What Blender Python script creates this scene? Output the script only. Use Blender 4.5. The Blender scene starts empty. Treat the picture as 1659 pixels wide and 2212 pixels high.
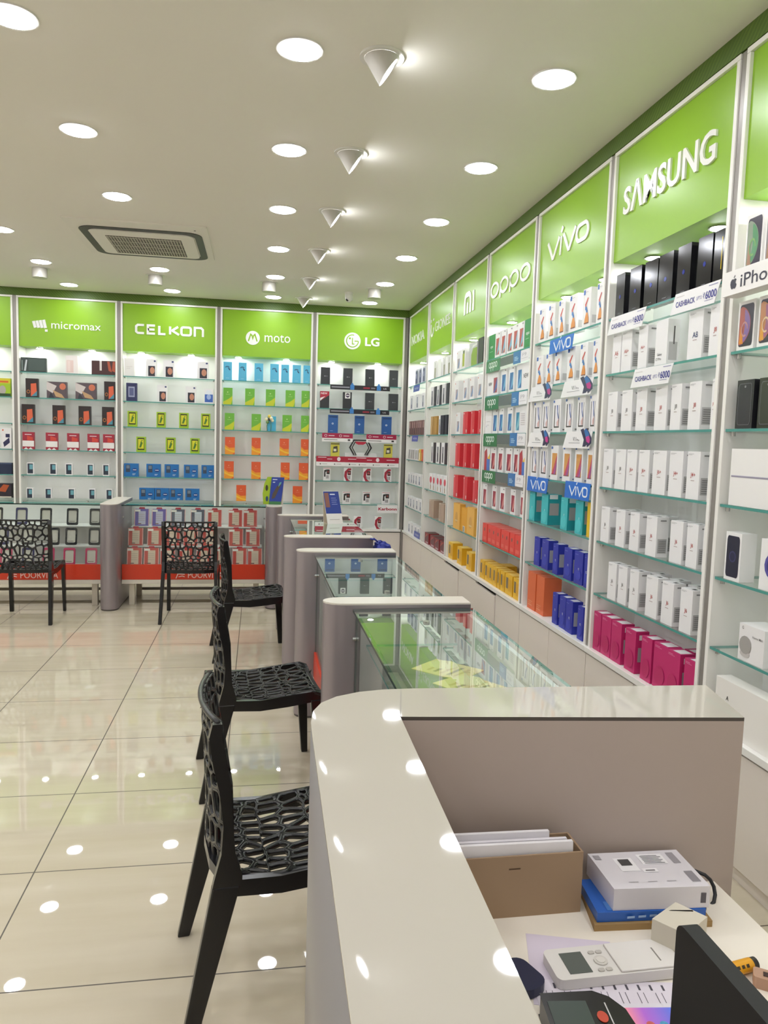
import bpy, math, random
from mathutils import Vector, Matrix
PI = math.pi
S = bpy.context.scene
COL = S.collection

# ------------------------------------------------------------------ camera, world, exposure
cam_data = bpy.data.cameras.new('camera')
cam_data.sensor_fit = 'VERTICAL'
cam_data.sensor_height = 24.0
cam_data.lens = 24.0 * 1613.09 / 2212.0
cam_data.clip_start = 0.02
cam = bpy.data.objects.new('camera', cam_data)
cam.location = (-1.6923, -8.5957, 1.5314)
cam.rotation_euler = (1.4770, -0.0293, -0.1661)
COL.objects.link(cam)
S.camera = cam
world = bpy.data.worlds.new('world')
world.use_nodes = True
world.node_tree.nodes['Background'].inputs[0].default_value = (0.9, 0.95, 1.0, 1)
world.node_tree.nodes['Background'].inputs[1].default_value = 0.05
S.world = world
S.view_settings.view_transform = 'Standard'
S.view_settings.look = 'None'
S.view_settings.gamma = 1.0
S.view_settings.use_curve_mapping = False
S.view_settings.exposure = 0.62
cy = S.cycles
cy.use_denoising = True
cy.max_bounces = 9
cy.diffuse_bounces = 4
cy.glossy_bounces = 4
cy.transmission_bounces = 4
cy.transparent_max_bounces = 24
cy.caustics_reflective = False
cy.caustics_refractive = False
cy.sample_clamp_indirect = 6.0
LAMP = 44.0        # radiance of the ceiling downlights
SPOT = 26.0        # radiance of the tilted spots
NICHE = 72.0       # radiance of the small lamps in the bay soffits
LAMP_COL = (0.965, 0.985, 1.05)

# ------------------------------------------------------------------ helpers
def lin(h):
    h = h.lstrip('#')
    out = []
    for i in (0, 2, 4):
        c = int(h[i:i+2], 16) / 255.0
        out.append(c / 12.92 if c <= 0.04045 else ((c + 0.055) / 1.055) ** 2.4)
    return (*out, 1.0)
_M = {}
def M(h, rough=0.5, metal=0.0, spec=0.5, coat=0.0):
    k = (h, rough, metal, spec, coat)
    if k not in _M:
        m = bpy.data.materials.new('paint_' + h.lstrip('#'))
        m.use_nodes = True
        b = m.node_tree.nodes['Principled BSDF']
        b.inputs['Base Color'].default_value = lin(h)
        b.inputs['Roughness'].default_value = rough
        b.inputs['Metallic'].default_value = metal
        b.inputs['Specular IOR Level'].default_value = spec
        b.inputs['Coat Weight'].default_value = coat
        b.inputs['Coat Roughness'].default_value = 0.08
        _M[k] = m
    return _M[k]
def emit_mat(name, strength, col=LAMP_COL):
    m = bpy.data.materials.new(name); m.use_nodes = True
    nt = m.node_tree; nt.nodes.clear()
    o = nt.nodes.new('ShaderNodeOutputMaterial'); e = nt.nodes.new('ShaderNodeEmission')
    e.inputs[0].default_value = (*col, 1); e.inputs[1].default_value = strength
    nt.links.new(e.outputs[0], o.inputs[0])
    return m
def glass_mat(name, tint, extra=1.0):
    m = bpy.data.materials.new(name); m.use_nodes = True
    nt = m.node_tree; nt.nodes.clear(); N = nt.nodes.new; L = nt.links.new
    o = N('ShaderNodeOutputMaterial'); t = N('ShaderNodeBsdfTransparent'); g = N('ShaderNodeBsdfGlossy')
    t.inputs[0].default_value = tint; g.inputs['Roughness'].default_value = 0.0
    g.inputs[0].default_value = (0.92, 1.0, 0.97, 1)
    f = N('ShaderNodeFresnel'); f.inputs[0].default_value = 1.52
    geo = N('ShaderNodeNewGeometry'); s1 = N('ShaderNodeMath'); s1.operation = 'SUBTRACT'; s1.inputs[0].default_value = 1.0
    L(geo.outputs['Backfacing'], s1.inputs[1])
    mu = N('ShaderNodeMath'); mu.operation = 'MULTIPLY'; L(f.outputs[0], mu.inputs[0]); L(s1.outputs[0], mu.inputs[1])
    mx = N('ShaderNodeMath'); mx.operation = 'MULTIPLY'; mx.use_clamp = True; L(mu.outputs[0], mx.inputs[0]); mx.inputs[1].default_value = extra
    mix = N('ShaderNodeMixShader'); L(mx.outputs[0], mix.inputs[0]); L(t.outputs[0], mix.inputs[1]); L(g.outputs[0], mix.inputs[2])
    L(mix.outputs[0], o.inputs[0])
    return m
GLASS = glass_mat('shelf_glass', (0.972, 0.994, 0.986, 1), 1.0)
GLASS_TOP = glass_mat('counter_glass', (0.955, 0.985, 0.972, 1), 1.7)
EDGE = M('#4f968d', 0.2)
EDGE_DARK = M('#173832', 0.2)
M_LAMP = emit_mat('downlight_glow', LAMP)
M_SPOT = emit_mat('spot_glow', SPOT)
M_NICHE = emit_mat('niche_glow', NICHE, (0.97, 1.0, 0.97))

def tex_mat(name, build, rough=0.5):
    m = bpy.data.materials.new(name); m.use_nodes = True
    nt = m.node_tree; b = nt.nodes['Principled BSDF']; b.inputs['Roughness'].default_value = rough
    build(nt, b, nt.nodes.new, nt.links.new)
    return m

class MB:
    """collects shapes and links them as ONE mesh object"""
    def __init__(s): s.v = []; s.f = []; s.mi = []; s.mats = []; s.sm = []
    def m(s, mat):
        if mat not in s.mats: s.mats.append(mat)
        return s.mats.index(mat)
    def add(s, vs, fs, mat, smooth=False):
        o = len(s.v); s.v += [tuple(p) for p in vs]; i = s.m(mat)
        for f in fs:
            s.f.append(tuple(o + k for k in f)); s.mi.append(i); s.sm.append(smooth)
        return s
    def box(s, x0, x1, y0, y1, z0, z1, mat, **face):
        """face materials by name: front (-y) back left right top bottom"""
        vs = [(x0,y0,z0),(x1,y0,z0),(x1,y1,z0),(x0,y1,z0),(x0,y0,z1),(x1,y0,z1),(x1,y1,z1),(x0,y1,z1)]
        fs = dict(bottom=(0,3,2,1), top=(4,5,6,7), front=(0,1,5,4), right=(1,2,6,5), back=(2,3,7,6), left=(3,0,4,7))
        o = len(s.v); s.v += vs
        for k, f in fs.items():
            s.f.append(tuple(o + i for i in f)); s.mi.append(s.m(face.get(k, mat))); s.sm.append(False)
        return s
    def hexa(s, p, mat):
        """eight corners: bottom ring then top ring"""
        return s.add(p, [(0,3,2,1),(4,5,6,7),(0,1,5,4),(1,2,6,5),(2,3,7,6),(3,0,4,7)], mat)
    def prism(s, pts, a, b, mat, axis='z', smooth=False, cap=None):
        """extrude a 2D outline: axis z: (x,y) from z=a to b; axis y: (x,z); axis x: (y,z)"""
        n = len(pts)
        g = {'z': lambda p, t: (p[0], p[1], t), 'y': lambda p, t: (p[0], t, p[1]), 'x': lambda p, t: (t, p[0], p[1])}[axis]
        ar = sum(pts[i][0]*pts[(i+1)%n][1] - pts[(i+1)%n][0]*pts[i][1] for i in range(n))
        P = list(pts) if (ar > 0) != (axis == 'y') else list(reversed(pts))
        vs = [g(p, a) for p in P] + [g(p, b) for p in P]
        if b < a:
            vs = vs[n:] + vs[:n]
        s.add(vs, [(i, (i+1) % n, n + (i+1) % n, n + i) for i in range(n)], mat, smooth)
        s.add(vs[:n], [tuple(reversed(range(n)))], mat)
        s.add(vs[n:], [tuple(range(n))], cap or mat)
        return s
    def cyl(s, c, r, h, mat, axis='z', n=20, r2=None, cap=None, smooth=True):
        r2 = r if r2 is None else r2
        g = {'z': lambda a, b, t: (c[0]+a, c[1]+b, c[2]+t), 'y': lambda a, b, t: (c[0]+a, c[1]+t, c[2]-b), 'x': lambda a, b, t: (c[0]+t, c[1]+a, c[2]+b)}[axis]
        A = [g(r*math.cos(2*PI*i/n), r*math.sin(2*PI*i/n), 0) for i in range(n)]
        B = [g(r2*math.cos(2*PI*i/n), r2*math.sin(2*PI*i/n), h) for i in range(n)]
        s.add(A + B, [(i, (i+1) % n, n + (i+1) % n, n + i) for i in range(n)], mat, smooth)
        s.add(A, [tuple(reversed(range(n)))], mat); s.add(B, [tuple(range(n))], cap or mat)
        return s
    def tube(s, pts, r, mat, n=8):
        rings = []
        for i, p in enumerate(pts):
            p = Vector(p); t = (Vector(pts[min(i+1, len(pts)-1)]) - Vector(pts[max(i-1, 0)])).normalized()
            u = t.cross(Vector((0, 0, 1)))
            if u.length < 0.05: u = t.cross(Vector((1, 0, 0)))
            u.normalize(); w = t.cross(u)
            rr = r[i] if isinstance(r, (list, tuple)) else r
            rings.append([tuple(p + rr*(math.cos(2*PI*k/n)*u + math.sin(2*PI*k/n)*w)) for k in range(n)])
        vs = [q for R in rings for q in R]
        fs = [(a*n+k, a*n+(k+1) % n, (a+1)*n+(k+1) % n, (a+1)*n+k) for a in range(len(pts)-1) for k in range(n)]
        fs += [tuple(reversed(range(n))), tuple(range((len(pts)-1)*n, len(pts)*n))]
        return s.add(vs, [tuple(reversed(f)) for f in fs], mat, True)
    def flat(s, pts, y, mat):
        """a printed outline on a plane facing -y, points (x,z)"""
        n = len(pts)
        ar = sum(pts[i][0]*pts[(i+1) % n][1] - pts[(i+1) % n][0]*pts[i][1] for i in range(n))
        P = pts if ar > 0 else list(reversed(pts))
        return s.add([(p[0], y, p[1]) for p in P], [tuple(range(n))], mat)
    def text(s, t, x0, x1, z0, z1, y, mat, thick=0.0, bold=0.0, fit='both'):
        vs, fs, (w, h) = textgeo(t, bold, thick > 0)
        sx = (x1-x0)/w; sz = (z1-z0)/h
        if fit == 'h': sx = sz
        if fit == 'w': sz = sx
        if fit == 'in': sx = sz = min(sx, sz)
        cx, cz = (x0+x1)/2, (z0+z1)/2
        return s.add([(cx+p[0]*sx, y - (p[2]*thick), cz+p[1]*sz) for p in vs], fs, mat)
    def ribbon(s, pts, w, y, thick, mat, closed=False):
        """a stroke of width w through points (x,z), standing thick proud of plane y"""
        n = len(pts); Lf = []; Rt = []
        for i in range(n):
            a = pts[i-1] if (i > 0 or closed) else None
            b = pts[(i+1) % n] if (i < n-1 or closed) else None
            p = pts[i]
            d1 = Vector((p[0]-a[0], p[1]-a[1])).normalized() if a else None
            d2 = Vector((b[0]-p[0], b[1]-p[1])).normalized() if b else None
            d1 = d1 or d2; d2 = d2 or d1
            nn = Vector((-(d1.y+d2.y), d1.x+d2.x))
            if nn.length < 1e-6: nn = Vector((-d1.y, d1.x))
            nn.normalize(); k = w/2/max(0.45, nn.dot(Vector((-d1.y, d1.x))))
            Lf.append((p[0]+nn.x*k, p[1]+nn.y*k)); Rt.append((p[0]-nn.x*k, p[1]-nn.y*k))
        vs = [(q[0], y-thick, q[1]) for q in Lf] + [(q[0], y-thick, q[1]) for q in Rt] + [(q[0], y, q[1]) for q in Lf] + [(q[0], y, q[1]) for q in Rt]
        fs = []
        for i in range(n if closed else n-1):
            j = (i+1) % n
            fs += [(n+i, n+j, j, i), (i, j, 2*n+j, 2*n+i), (n+j, n+i, 3*n+i, 3*n+j)]
        if not closed: fs += [(0, 2*n, 3*n, n), (n-1, 2*n-1, 4*n-1, 3*n-1)]
        return s.add(vs, fs, mat)
    def mesh(s, name):
        me = bpy.data.meshes.new(name)
        me.from_pydata(s.v, [], s.f)
        for m in s.mats: me.materials.append(m)
        me.polygons.foreach_set('material_index', s.mi)
        me.polygons.foreach_set('use_smooth', s.sm)
        me.update()
        return me
    def build(s, name, parent=None, loc=(0, 0, 0), rotz=0.0, bevel=0.0, seg=2):
        o = bpy.data.objects.new(name, s.mesh(name)); COL.objects.link(o)
        o.location = loc; o.rotation_euler = (0, 0, rotz)
        if parent: o.parent = parent
        if bevel:
            b = o.modifiers.new('bevel', 'BEVEL'); b.width = bevel; b.segments = seg; b.limit_method = 'ANGLE'; b.angle_limit = 0.7
        return o

_T = {}
def textgeo(t, bold=0.0, solid=False):
    k = (t, bold, solid)
    if k not in _T:
        cu = bpy.data.curves.new('letters', 'FONT')
        cu.body = t; cu.size = 1.0; cu.offset = bold; cu.resolution_u = 3
        cu.align_x = 'CENTER'
        if solid: cu.extrude = 0.5
        o = bpy.data.objects.new('letters', cu); COL.objects.link(o)
        bpy.context.view_layer.update()
        dg = bpy.context.evaluated_depsgraph_get()
        me = bpy.data.meshes.new_from_object(o.evaluated_get(dg))
        vs = [tuple(v.co) for v in me.vertices]; fs = [tuple(p.vertices) for p in me.polygons]
        bpy.data.objects.remove(o); bpy.data.curves.remove(cu); bpy.data.meshes.remove(me)
        xs = [v[0] for v in vs]; ys = [v[1] for v in vs]
        cx, cz = (min(xs)+max(xs))/2, (min(ys)+max(ys))/2
        vs = [(v[0]-cx, v[1]-cz, v[2] + (0.5 if solid else 0)) for v in vs]
        _T[k] = (vs, fs, (max(xs)-min(xs), max(ys)-min(ys)))
    return _T[k]
def arc(cx, cz, rx, rz, a0, a1, n=16):
    return [(cx + rx*math.cos(math.radians(a0+(a1-a0)*i/n)), cz + rz*math.sin(math.radians(a0+(a1-a0)*i/n))) for i in range(n+1)]
def ell(cx, cz, rx, rz, n=20):
    return [(cx + rx*math.cos(2*PI*i/n), cz + rz*math.sin(2*PI*i/n)) for i in range(n)]
def rrect(x0, x1, z0, z1, r, n=4):
    return arc(x1-r, z1-r, r, r, 0, 90, n) + arc(x0+r, z1-r, r, r, 90, 180, n) + arc(x0+r, z0+r, r, r, 180, 270, n) + arc(x1-r, z0+r, r, r, 270, 360, n)
def tag(o, label=None, cat=None, group=None, kind=None):
    if label: o['label'] = label
    if cat: o['category'] = cat
    if group: o['group'] = group
    if kind: o['kind'] = kind
    return o
def thing(name, label, cat, loc=(0, 0, 0), rotz=0.0, group=None):
    o = bpy.data.objects.new(name, None); COL.objects.link(o)
    o.location = loc; o.rotation_euler = (0, 0, rotz); o.empty_display_size = 0.1
    return tag(o, label, cat, group)
def struct(mb, name, **kw):
    return tag(mb.build(name, **kw), kind='structure')
def copy_tree(o, parent=None):
    c = o.copy(); COL.objects.link(c)
    if parent: c.parent = parent
    for ch in list(o.children): copy_tree(ch, c)
    return c
ORD = ['first', 'second', 'third', 'fourth', 'fifth', 'sixth', 'seventh', 'eighth', 'ninth', 'tenth', 'eleventh', 'twelfth']

# ------------------------------------------------------------------ the room shell
H = 3.04
TX, TY, OX, OY = 0.6237, 0.5871, -2.443, -5.9586
def floor_nodes(nt, b, N, L):
    tc = N('ShaderNodeNewGeometry'); sp = N('ShaderNodeSeparateXYZ'); L(tc.outputs['Position'], sp.inputs[0])
    def line(out, off, step, wdt):
        a = N('ShaderNodeMath'); a.operation = 'SUBTRACT'; L(out, a.inputs[0]); a.inputs[1].default_value = off - step/2
        p = N('ShaderNodeMath'); p.operation = 'PINGPONG'; L(a.outputs[0], p.inputs[0]); p.inputs[1].default_value = step/2
        g = N('ShaderNodeMath'); g.operation = 'GREATER_THAN'; L(p.outputs[0], g.inputs[0]); g.inputs[1].default_value = step/2 - wdt
        return g.outputs[0]
    gx = line(sp.outputs[0], OX, TX, 0.0024); gy = line(sp.outputs[1], OY, TY, 0.0024)
    mx = N('ShaderNodeMath'); mx.operation = 'MAXIMUM'; L(gx, mx.inputs[0]); L(gy, mx.inputs[1])
    mp = N('ShaderNodeMapping'); mp.inputs['Scale'].default_value = (0.8, 5.0, 1.0); L(tc.outputs['Position'], mp.inputs[0])
    no = N('ShaderNodeTexNoise'); no.inputs['Scale'].default_value = 2.2; no.inputs['Detail'].default_value = 5; L(mp.outputs[0], no.inputs[0])
    cr = N('ShaderNodeValToRGB'); L(no.outputs[0], cr.inputs[0])
    cr.color_ramp.elements[0].position = 0.3; cr.color_ramp.elements[0].color = lin('#c6bba3')
    cr.color_ramp.elements[1].position = 0.7; cr.color_ramp.elements[1].color = lin('#cfc5af')
    m = N('ShaderNodeMix'); m.data_type = 'RGBA'; L(mx.outputs[0], m.inputs[0]); L(cr.outputs[0], m.inputs[6]); m.inputs[7].default_value = lin('#4e463b')
    L(m.outputs[2], b.inputs['Base Color'])
    r = N('ShaderNodeMath'); r.operation = 'MULTIPLY_ADD'; L(mx.outputs[0], r.inputs[0]); r.inputs[1].default_value = 0.4; r.inputs[2].default_value = 0.018
    L(r.outputs[0], b.inputs['Roughness'])
    b.inputs['Specular IOR Level'].default_value = 0.55
M_FLOOR = tex_mat('polished_cream_tile', floor_nodes, 0.04)
def plaster(name, c, bump=0.02):
    def f(nt, b, N, L):
        b.inputs['Base Color'].default_value = lin(c)
        no = N('ShaderNodeTexNoise'); no.inputs['Scale'].default_value = 60; no.inputs['Detail'].default_value = 4
        bu = N('ShaderNodeBump'); bu.inputs['Strength'].default_value = bump; bu.inputs['Distance'].default_value = 0.01
        L(no.outputs[0], bu.inputs['Height']); L(bu.outputs[0], b.inputs['Normal'])
    return tex_mat(name, f, 0.75)
M_CEIL = plaster('ceiling_paint', '#efebe0')
M_WALL = plaster('wall_paint', '#efede6')
def band_nodes(nt, b, N, L):
    g = N('ShaderNodeNewGeometry')
    w = N('ShaderNodeTexWave'); w.bands_direction = 'DIAGONAL'; w.inputs['Scale'].default_value = 22; w.inputs['Distortion'].default_value = 1.5
    L(g.outputs['Position'], w.inputs[0])
    no = N('ShaderNodeTexNoise'); no.inputs['Scale'].default_value = 6; L(g.outputs['Position'], no.inputs[0])
    mu = N('ShaderNodeMath'); mu.operation = 'MULTIPLY'; L(w.outputs['Fac'], mu.inputs[0]); L(no.outputs[0], mu.inputs[1])
    cr = N('ShaderNodeValToRGB'); L(mu.outputs[0], cr.inputs[0])
    cr.color_ramp.elements[0].position = 0.2; cr.color_ramp.elements[0].color = lin('#4a6418')
    cr.color_ramp.elements[1].position = 0.6; cr.color_ramp.elements[1].color = lin('#5d7722')
    L(cr.outputs[0], b.inputs['Base Color'])
M_BAND = tex_mat('printed_green_band', band_nodes, 0.5)

XL, YF, D = -6.6, -11.2, 0.26      # left wall, front wall, depth of the bays
struct(MB().box(XL, D+0.02, YF, D+0.02, -0.1, 0.0, M_FLOOR), 'floor')
struct(MB().box(XL, D+0.02, YF, D+0.02, H, H+0.1, M_CEIL), 'ceiling')
struct(MB().box(D, D+0.1, YF, D+0.1, 0.0, H, M_WALL), 'wall_right')
struct(MB().box(XL, D, D, D+0.1, 0.0, H, M_WALL), 'wall_back')
struct(MB().box(XL-0.1, XL, YF, D+0.1, 0.0, H, M_WALL), 'wall_left')
struct(MB().box(XL-0.1, D+0.1, YF-0.1, YF, 0.0, H, M_WALL), 'wall_front')
C0, D0, WB, WR = 0.032, 0.0234, 1.0569, 1.0
ZT, ZH = 2.958, 2.435
R_END = -(C0 + 7)
B_END = -(D0 + 5*WB)
M_GREY = M('#8f8a86', 0.35, 0.3)
struct(MB().box(0.0, D, R_END, 0.0, ZT+0.003, H, M_BAND), 'trim_1')
struct(MB().box(B_END, 0.0, 0.0, D, ZT+0.003, H, M_BAND), 'trim_2')
struct(MB().box(-0.0405, 0.0, 0.006, D-0.002, 0.5085, ZT, M_GREY).box(0.0062, D-0.002, -0.0495, 0.0055, 0.5085, ZT, M_GREY)
       .box(-0.0225, D-0.002, -0.031, D-0.002, 0.0, 0.508, M_GREY), 'trim_3')     # grey post in the corner
struct(MB().box(0.02, D, R_END-0.03, R_END-0.002, 0.0, H, M_WALL), 'trim_4')
struct(MB().box(B_END-0.03, B_END-0.002, 0.02, D, 0.0, H, M_WALL), 'trim_5')

# ------------------------------------------------------------------ display bays
SZ = [2.165, 1.895, 1.615, 1.338, 1.065, 0.797]
LEDGE = 0.508
M_WHITE = M('#eceae5', 0.35)
M_FRAME = M('#f3f0ea', 0.3)
M_CAB = M('#e4dbd2', 0.4)
M_BACKP = M('#f5f5f2', 0.3)
M_GREEN = M('#8dba26', 0.32)
M_GREEN2 = M('#8dbb3a', 0.45)
M_LET = M('#f4f3ee', 0.25)
M_DARK = M('#1c1a19', 0.6)
M_STEEL = M('#b9b8b6', 0.25, 0.9)
M_PIL = M('#97928d', 0.35, 0.35)

def letters_for(code, mb):
    y, t, m = 0.013, 0.006, M_LET
    if code == 'R0': mb.text('NOKIA', .11, .765, 2.62, 2.722, y, m, .004, .012)
    if code == 'R1': mb.text('GIONEE', .25, .84, 2.622, 2.715, y, m, .003, .0)
    if code == 'R2':
        mb.ribbon([(.336, 2.612)] + [(.336, 2.70)] + arc(.38, 2.725, .044, .044, 180, 90, 5) + arc(.45, 2.715, .054, .054, 90, 0, 6) + [(.504, 2.612)], .044, y, t, m)
        mb.ribbon([(.42, 2.612), (.42, 2.705)], .04, y, t, m); mb.ribbon([(.588, 2.612), (.588, 2.772)], .044, y, t, m)
    if code == 'R3':
        w = .019
        mb.ribbon(ell(.148, 2.666, .085, .048, 28), w, y, t, m, True); mb.ribbon(ell(.785, 2.66, .085, .048, 28), w, y, t, m, True)
        for c in (.362, .572):
            mb.ribbon(ell(c, 2.664, .081, .048, 28), w, y, t, m, True); mb.ribbon([(c-.083, 2.70), (c-.083, 2.587)], w, y, t, m)
    if code == 'R4':
        w = .021
        mb.ribbon([(.172, 2.742), (.25, 2.638), (.262, 2.638), (.345, 2.74)], w, y, t, m)
        mb.ribbon([(.372, 2.735), (.362, 2.632)], w*.9, y, t, m); mb.ribbon([(.37, 2.757), (.39, 2.786)], w, y, t, m)
        mb.ribbon([(.405, 2.74), (.478, 2.638), (.49, 2.638), (.57, 2.74)], w, y, t, m)
        mb.ribbon(rrect(.585, .73, 2.645, 2.728, .04, 5), w, y, t, m, True)
    if code == 'R5':
        mb.text('S\u039bMSUNG', .125, .855, 2.633, 2.765, y, m, .009, .018)
    if code == 'B0': mb.text('LG', .578, .744, 2.615, 2.712, y, m, t, .03)
    if code == 'B1': mb.text('moto', .50, .785, 2.605, 2.69, y, m, t, .0)
    if code == 'B2':
        w = .024; a, b, zm = 2.632, 2.718, 2.675
        mb.ribbon([(.26, b), (.195, b), (.178, b-.015), (.178, a+.015), (.195, a), (.26, a)], w, y, t, m)
        mb.ribbon([(.375, b), (.30, b), (.30, a), (.375, a)], w, y, t, m); mb.ribbon([(.30, zm), (.37, zm)], w, y, t, m)
        mb.ribbon([(.42, b), (.42, a), (.485, a)], w, y, t, m)
        mb.ribbon([(.535, b), (.535, a)], w, y, t, m); mb.ribbon([(.62, b), (.555, zm), (.63, a)], w, y, t, m)
        mb.ribbon(rrect(.655, .755, a, b-.002, .02, 3), w, y, t, m, True)
        mb.ribbon([(.798, a-.01), (.798, b), (.865, b), (.885, b-.02), (.885, a-.01)], w, y, t, m)
    if code == 'B3': mb.text('micromax', .365, .87, 2.632, 2.708, y, m, t, .0)
def emblem_for(code, mb):
    y, t, m = 0.013, 0.005, M_LET
    if code == 'R1':
        mb.ribbon([(.085, 2.715)] + arc(.135, 2.66, .055, .06, 160, 375, 14), .026, y, t, m)
        mb.prism(ell(.075, 2.75, .02, .014, 10), y-t, y, m, 'y'); mb.prism(ell(.185, 2.752, .02, .014, 10), y-t, y, m, 'y')
    if code == 'B0':
        mb.prism(ell(.432, 2.664, .094, .094, 32), y-t, y, m, 'y')
        g = M_GREEN
        mb.ribbon(arc(.432, 2.664, .068, .068, 75, 360, 26), .011, y-t, .0012, g)
        mb.ribbon([(.50, 2.664), (.455, 2.664)], .011, y-t, .0012, g)
        mb.ribbon([(.432, 2.70), (.432, 2.63), (.455, 2.63)], .011, y-t, .0012, g)
        mb.prism(ell(.402, 2.692, .012, .012, 12), y-t-.0012, y-t, g, 'y')
    if code == 'B1':
        mb.prism(ell(.37, 2.641, .077, .077, 32), y-t, y, m, 'y')
        mb.ribbon([(.322, 2.604), (.347, 2.68), (.362, 2.665), (.37, 2.63), (.378, 2.665), (.393, 2.68), (.418, 2.604)], .014, y-t, .0012, M_GREEN)
    if code == 'B3':
        for i in range(4):
            x = .192 + .034*i; zt = 2.70 + .006*i
            mb.ribbon([(x-.006, zt), (x+.012, 2.632)] if True else 0, .029, y, t + .0005*i, m)
        mb.ribbon([(.30, 2.606), (.327, 2.606)], .024, y, t, m)

BAY_NAMES = {}
def bay(code, w, origin, rotz, label):
    t = thing('display_bay', label, 'display shelf unit', origin, rotz, 'wall display bays')
    a, b = .018, w - .018
    struct(MB().box(-.0165, .0165, .006, D-.004, LEDGE+.0005, ZT, M_PIL), 'trim_%d' % (6+len(R)), loc=origin, rotz=rotz)
    MB().box(a+.02, b-.02, D-.02, D-.004, LEDGE, ZH, M_BACKP).build('back_panel', t)
    for x0, x1 in ((a, a+.02), (b-.02, b)):
        MB().box(x0, x1, 0, D-.004, LEDGE, 2.938, M_FRAME).build('side_frame', t, bevel=.0015)
    MB().box(a, b, 0, D-.004, 2.939, ZT, M_FRAME).build('top_frame', t, bevel=.0015)
    hd = MB().box(a+.021, b-.021, .013, D-.021, ZH, 2.938, M_GREEN, bottom=M_GREEN2).build('header_panel', t)
    mb = MB(); letters_for(code, mb)
    if mb.v: mb.build('lettering', hd)
    mb = MB(); emblem_for(code, mb)
    if mb.v: mb.build('emblem', hd)
    for u in (.20*w, .71*w):
        lm = MB().cyl((u, .135, ZH-.006), .042, .006, M_STEEL, n=20).build('soffit_lamp', t)
        MB().cyl((u, .135, ZH-.0085), .033, .0025, M_NICHE, n=16).build('lens', lm)
    for z in SZ:
        if code == 'R6' and z == SZ[0]: pass
        sh = MB().box(a+.0215, b-.0215, .006, .215, z-.010, z, GLASS, front=EDGE, left=EDGE, right=EDGE, back=EDGE).build('glass_shelf', t)
        for u in (a+.035, b-.035):
            MB().cyl((u, .03, z-.026), .008, .016, M_STEEL, n=10).build('bracket', sh)
    MB().box(.0006, w-.0006, -.012, D-.004, LEDGE-.028, LEDGE, M_WHITE).build('ledge', t, bevel=.002)
    MB().box(a-.0, b+.0, .022, D-.004, .02, LEDGE-.029, M_DARK).build('carcass', t)
    mid = w/2
    tilt = {'R3': 1, 'R2': 1}.get(code, 0)
    for i, (x0, x1) in enumerate(((.003, mid-.002), (mid+.002, w-.003))):
        m = MB()
        lean = .009 if (tilt and i == 0) else 0.0
        z0, z1 = .06, .468 - (.012 if lean else 0)
        m.hexa([(x0, .0, z0), (x1, .0, z0), (x1, .018, z0), (x0, .018, z0), (x0, -lean*.3, z1), (x1, -lean, z1-lean*.6), (x1, .018-lean, z1-lean*.6), (x0, .018-lean*.3, z1)], M_CAB)
        m.build('cabinet_door', t, bevel=.001)
    MB().box(.003, w-.003, .02, .034, .0, .058, M_CAB).build('plinth', t)
    return t
R = {}
PHR = {}
for n in range(7):
    c = 'R%d' % n
    PHR[c] = ORD[n] + ' right-wall bay'
    ex = ['first in the row, meeting the back corner', 'second in the row out from the corner', 'third in the row out from the corner', 'fourth in the row, with green strip cards', 'fifth in the row, with blue cards', 'sixth in the row, with the largest lettering', 'seventh in the row, cut by the frame edge'][n]
    R[c] = (bay(c, WR, (0, -(C0+n), 0), -PI/2, 'green-headed display bay on the right wall, ' + ex), -PI/2)
for n in range(5):
    c = 'B%d' % n
    PHR[c] = ORD[4-n] + ' back-wall bay'
    ex = ['rightmost, with a ring emblem sign', 'with the disc emblem and lower-case sign', 'middle one with blocky wide lettering', 'with the fist emblem sign', 'leftmost, cut by the frame edge'][n]
    R[c] = (bay(c, WB, (-(D0+(n+1)*WB), 0, 0), 0.0, 'green-headed display bay on the back wall, ' + ex), 0.0)
def bay_world(code, u, y, z):
    t, rz = R[code]
    ca, sa = math.cos(rz), math.sin(rz)
    return (t.location[0] + u*ca - y*sa, t.location[1] + u*sa + y*ca, z)

# ------------------------------------------------------------------ boxed goods: one outline DSL, prints lie on the faces
PAPER = {}
def P(h, r=.42): return M(h, r)
W_ = '#f0eeee'
def sam(model, col, sub=True):
    f = [('t', model, .28, .72, .44, .56, col)]
    if sub: f.append(('r', .36, .385, .64, .40, '#b7a3a0'))
    f += [('r', .08, .945, .5, .953, '#a9a7a6'), ('r', .08, .925, .38, .933, '#b9b7b6')]
    s = [('r', .12, .10, .88, .46, '#bdbbba')] + [('r', .2, .13+.045*i, .8, .145+.045*i, '#7b7978') for i in range(7)] + [('r', .25, .90, .75, .93, '#8b8988')]
    return dict(base=W_, dep=.055, front=f, side=s, top=[('r', .55, .3, .8, .6, '#3b3a3a')])
def phonepic(c1, c2, c3=None, head=True):
    f = [('r', .2, .10, .82, .76, c1), ('p', [(.82, .76), (.82, .3), (.45, .10), (.35, .10), (.6, .45)], c2)]
    if c3: f.append(('p', [(.2, .10), (.2, .45), (.36, .25), (.36, .10)], c3))
    if head: f.append(('r', .66, .9, .84, .95, '#8a8886'))
    return f
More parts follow.
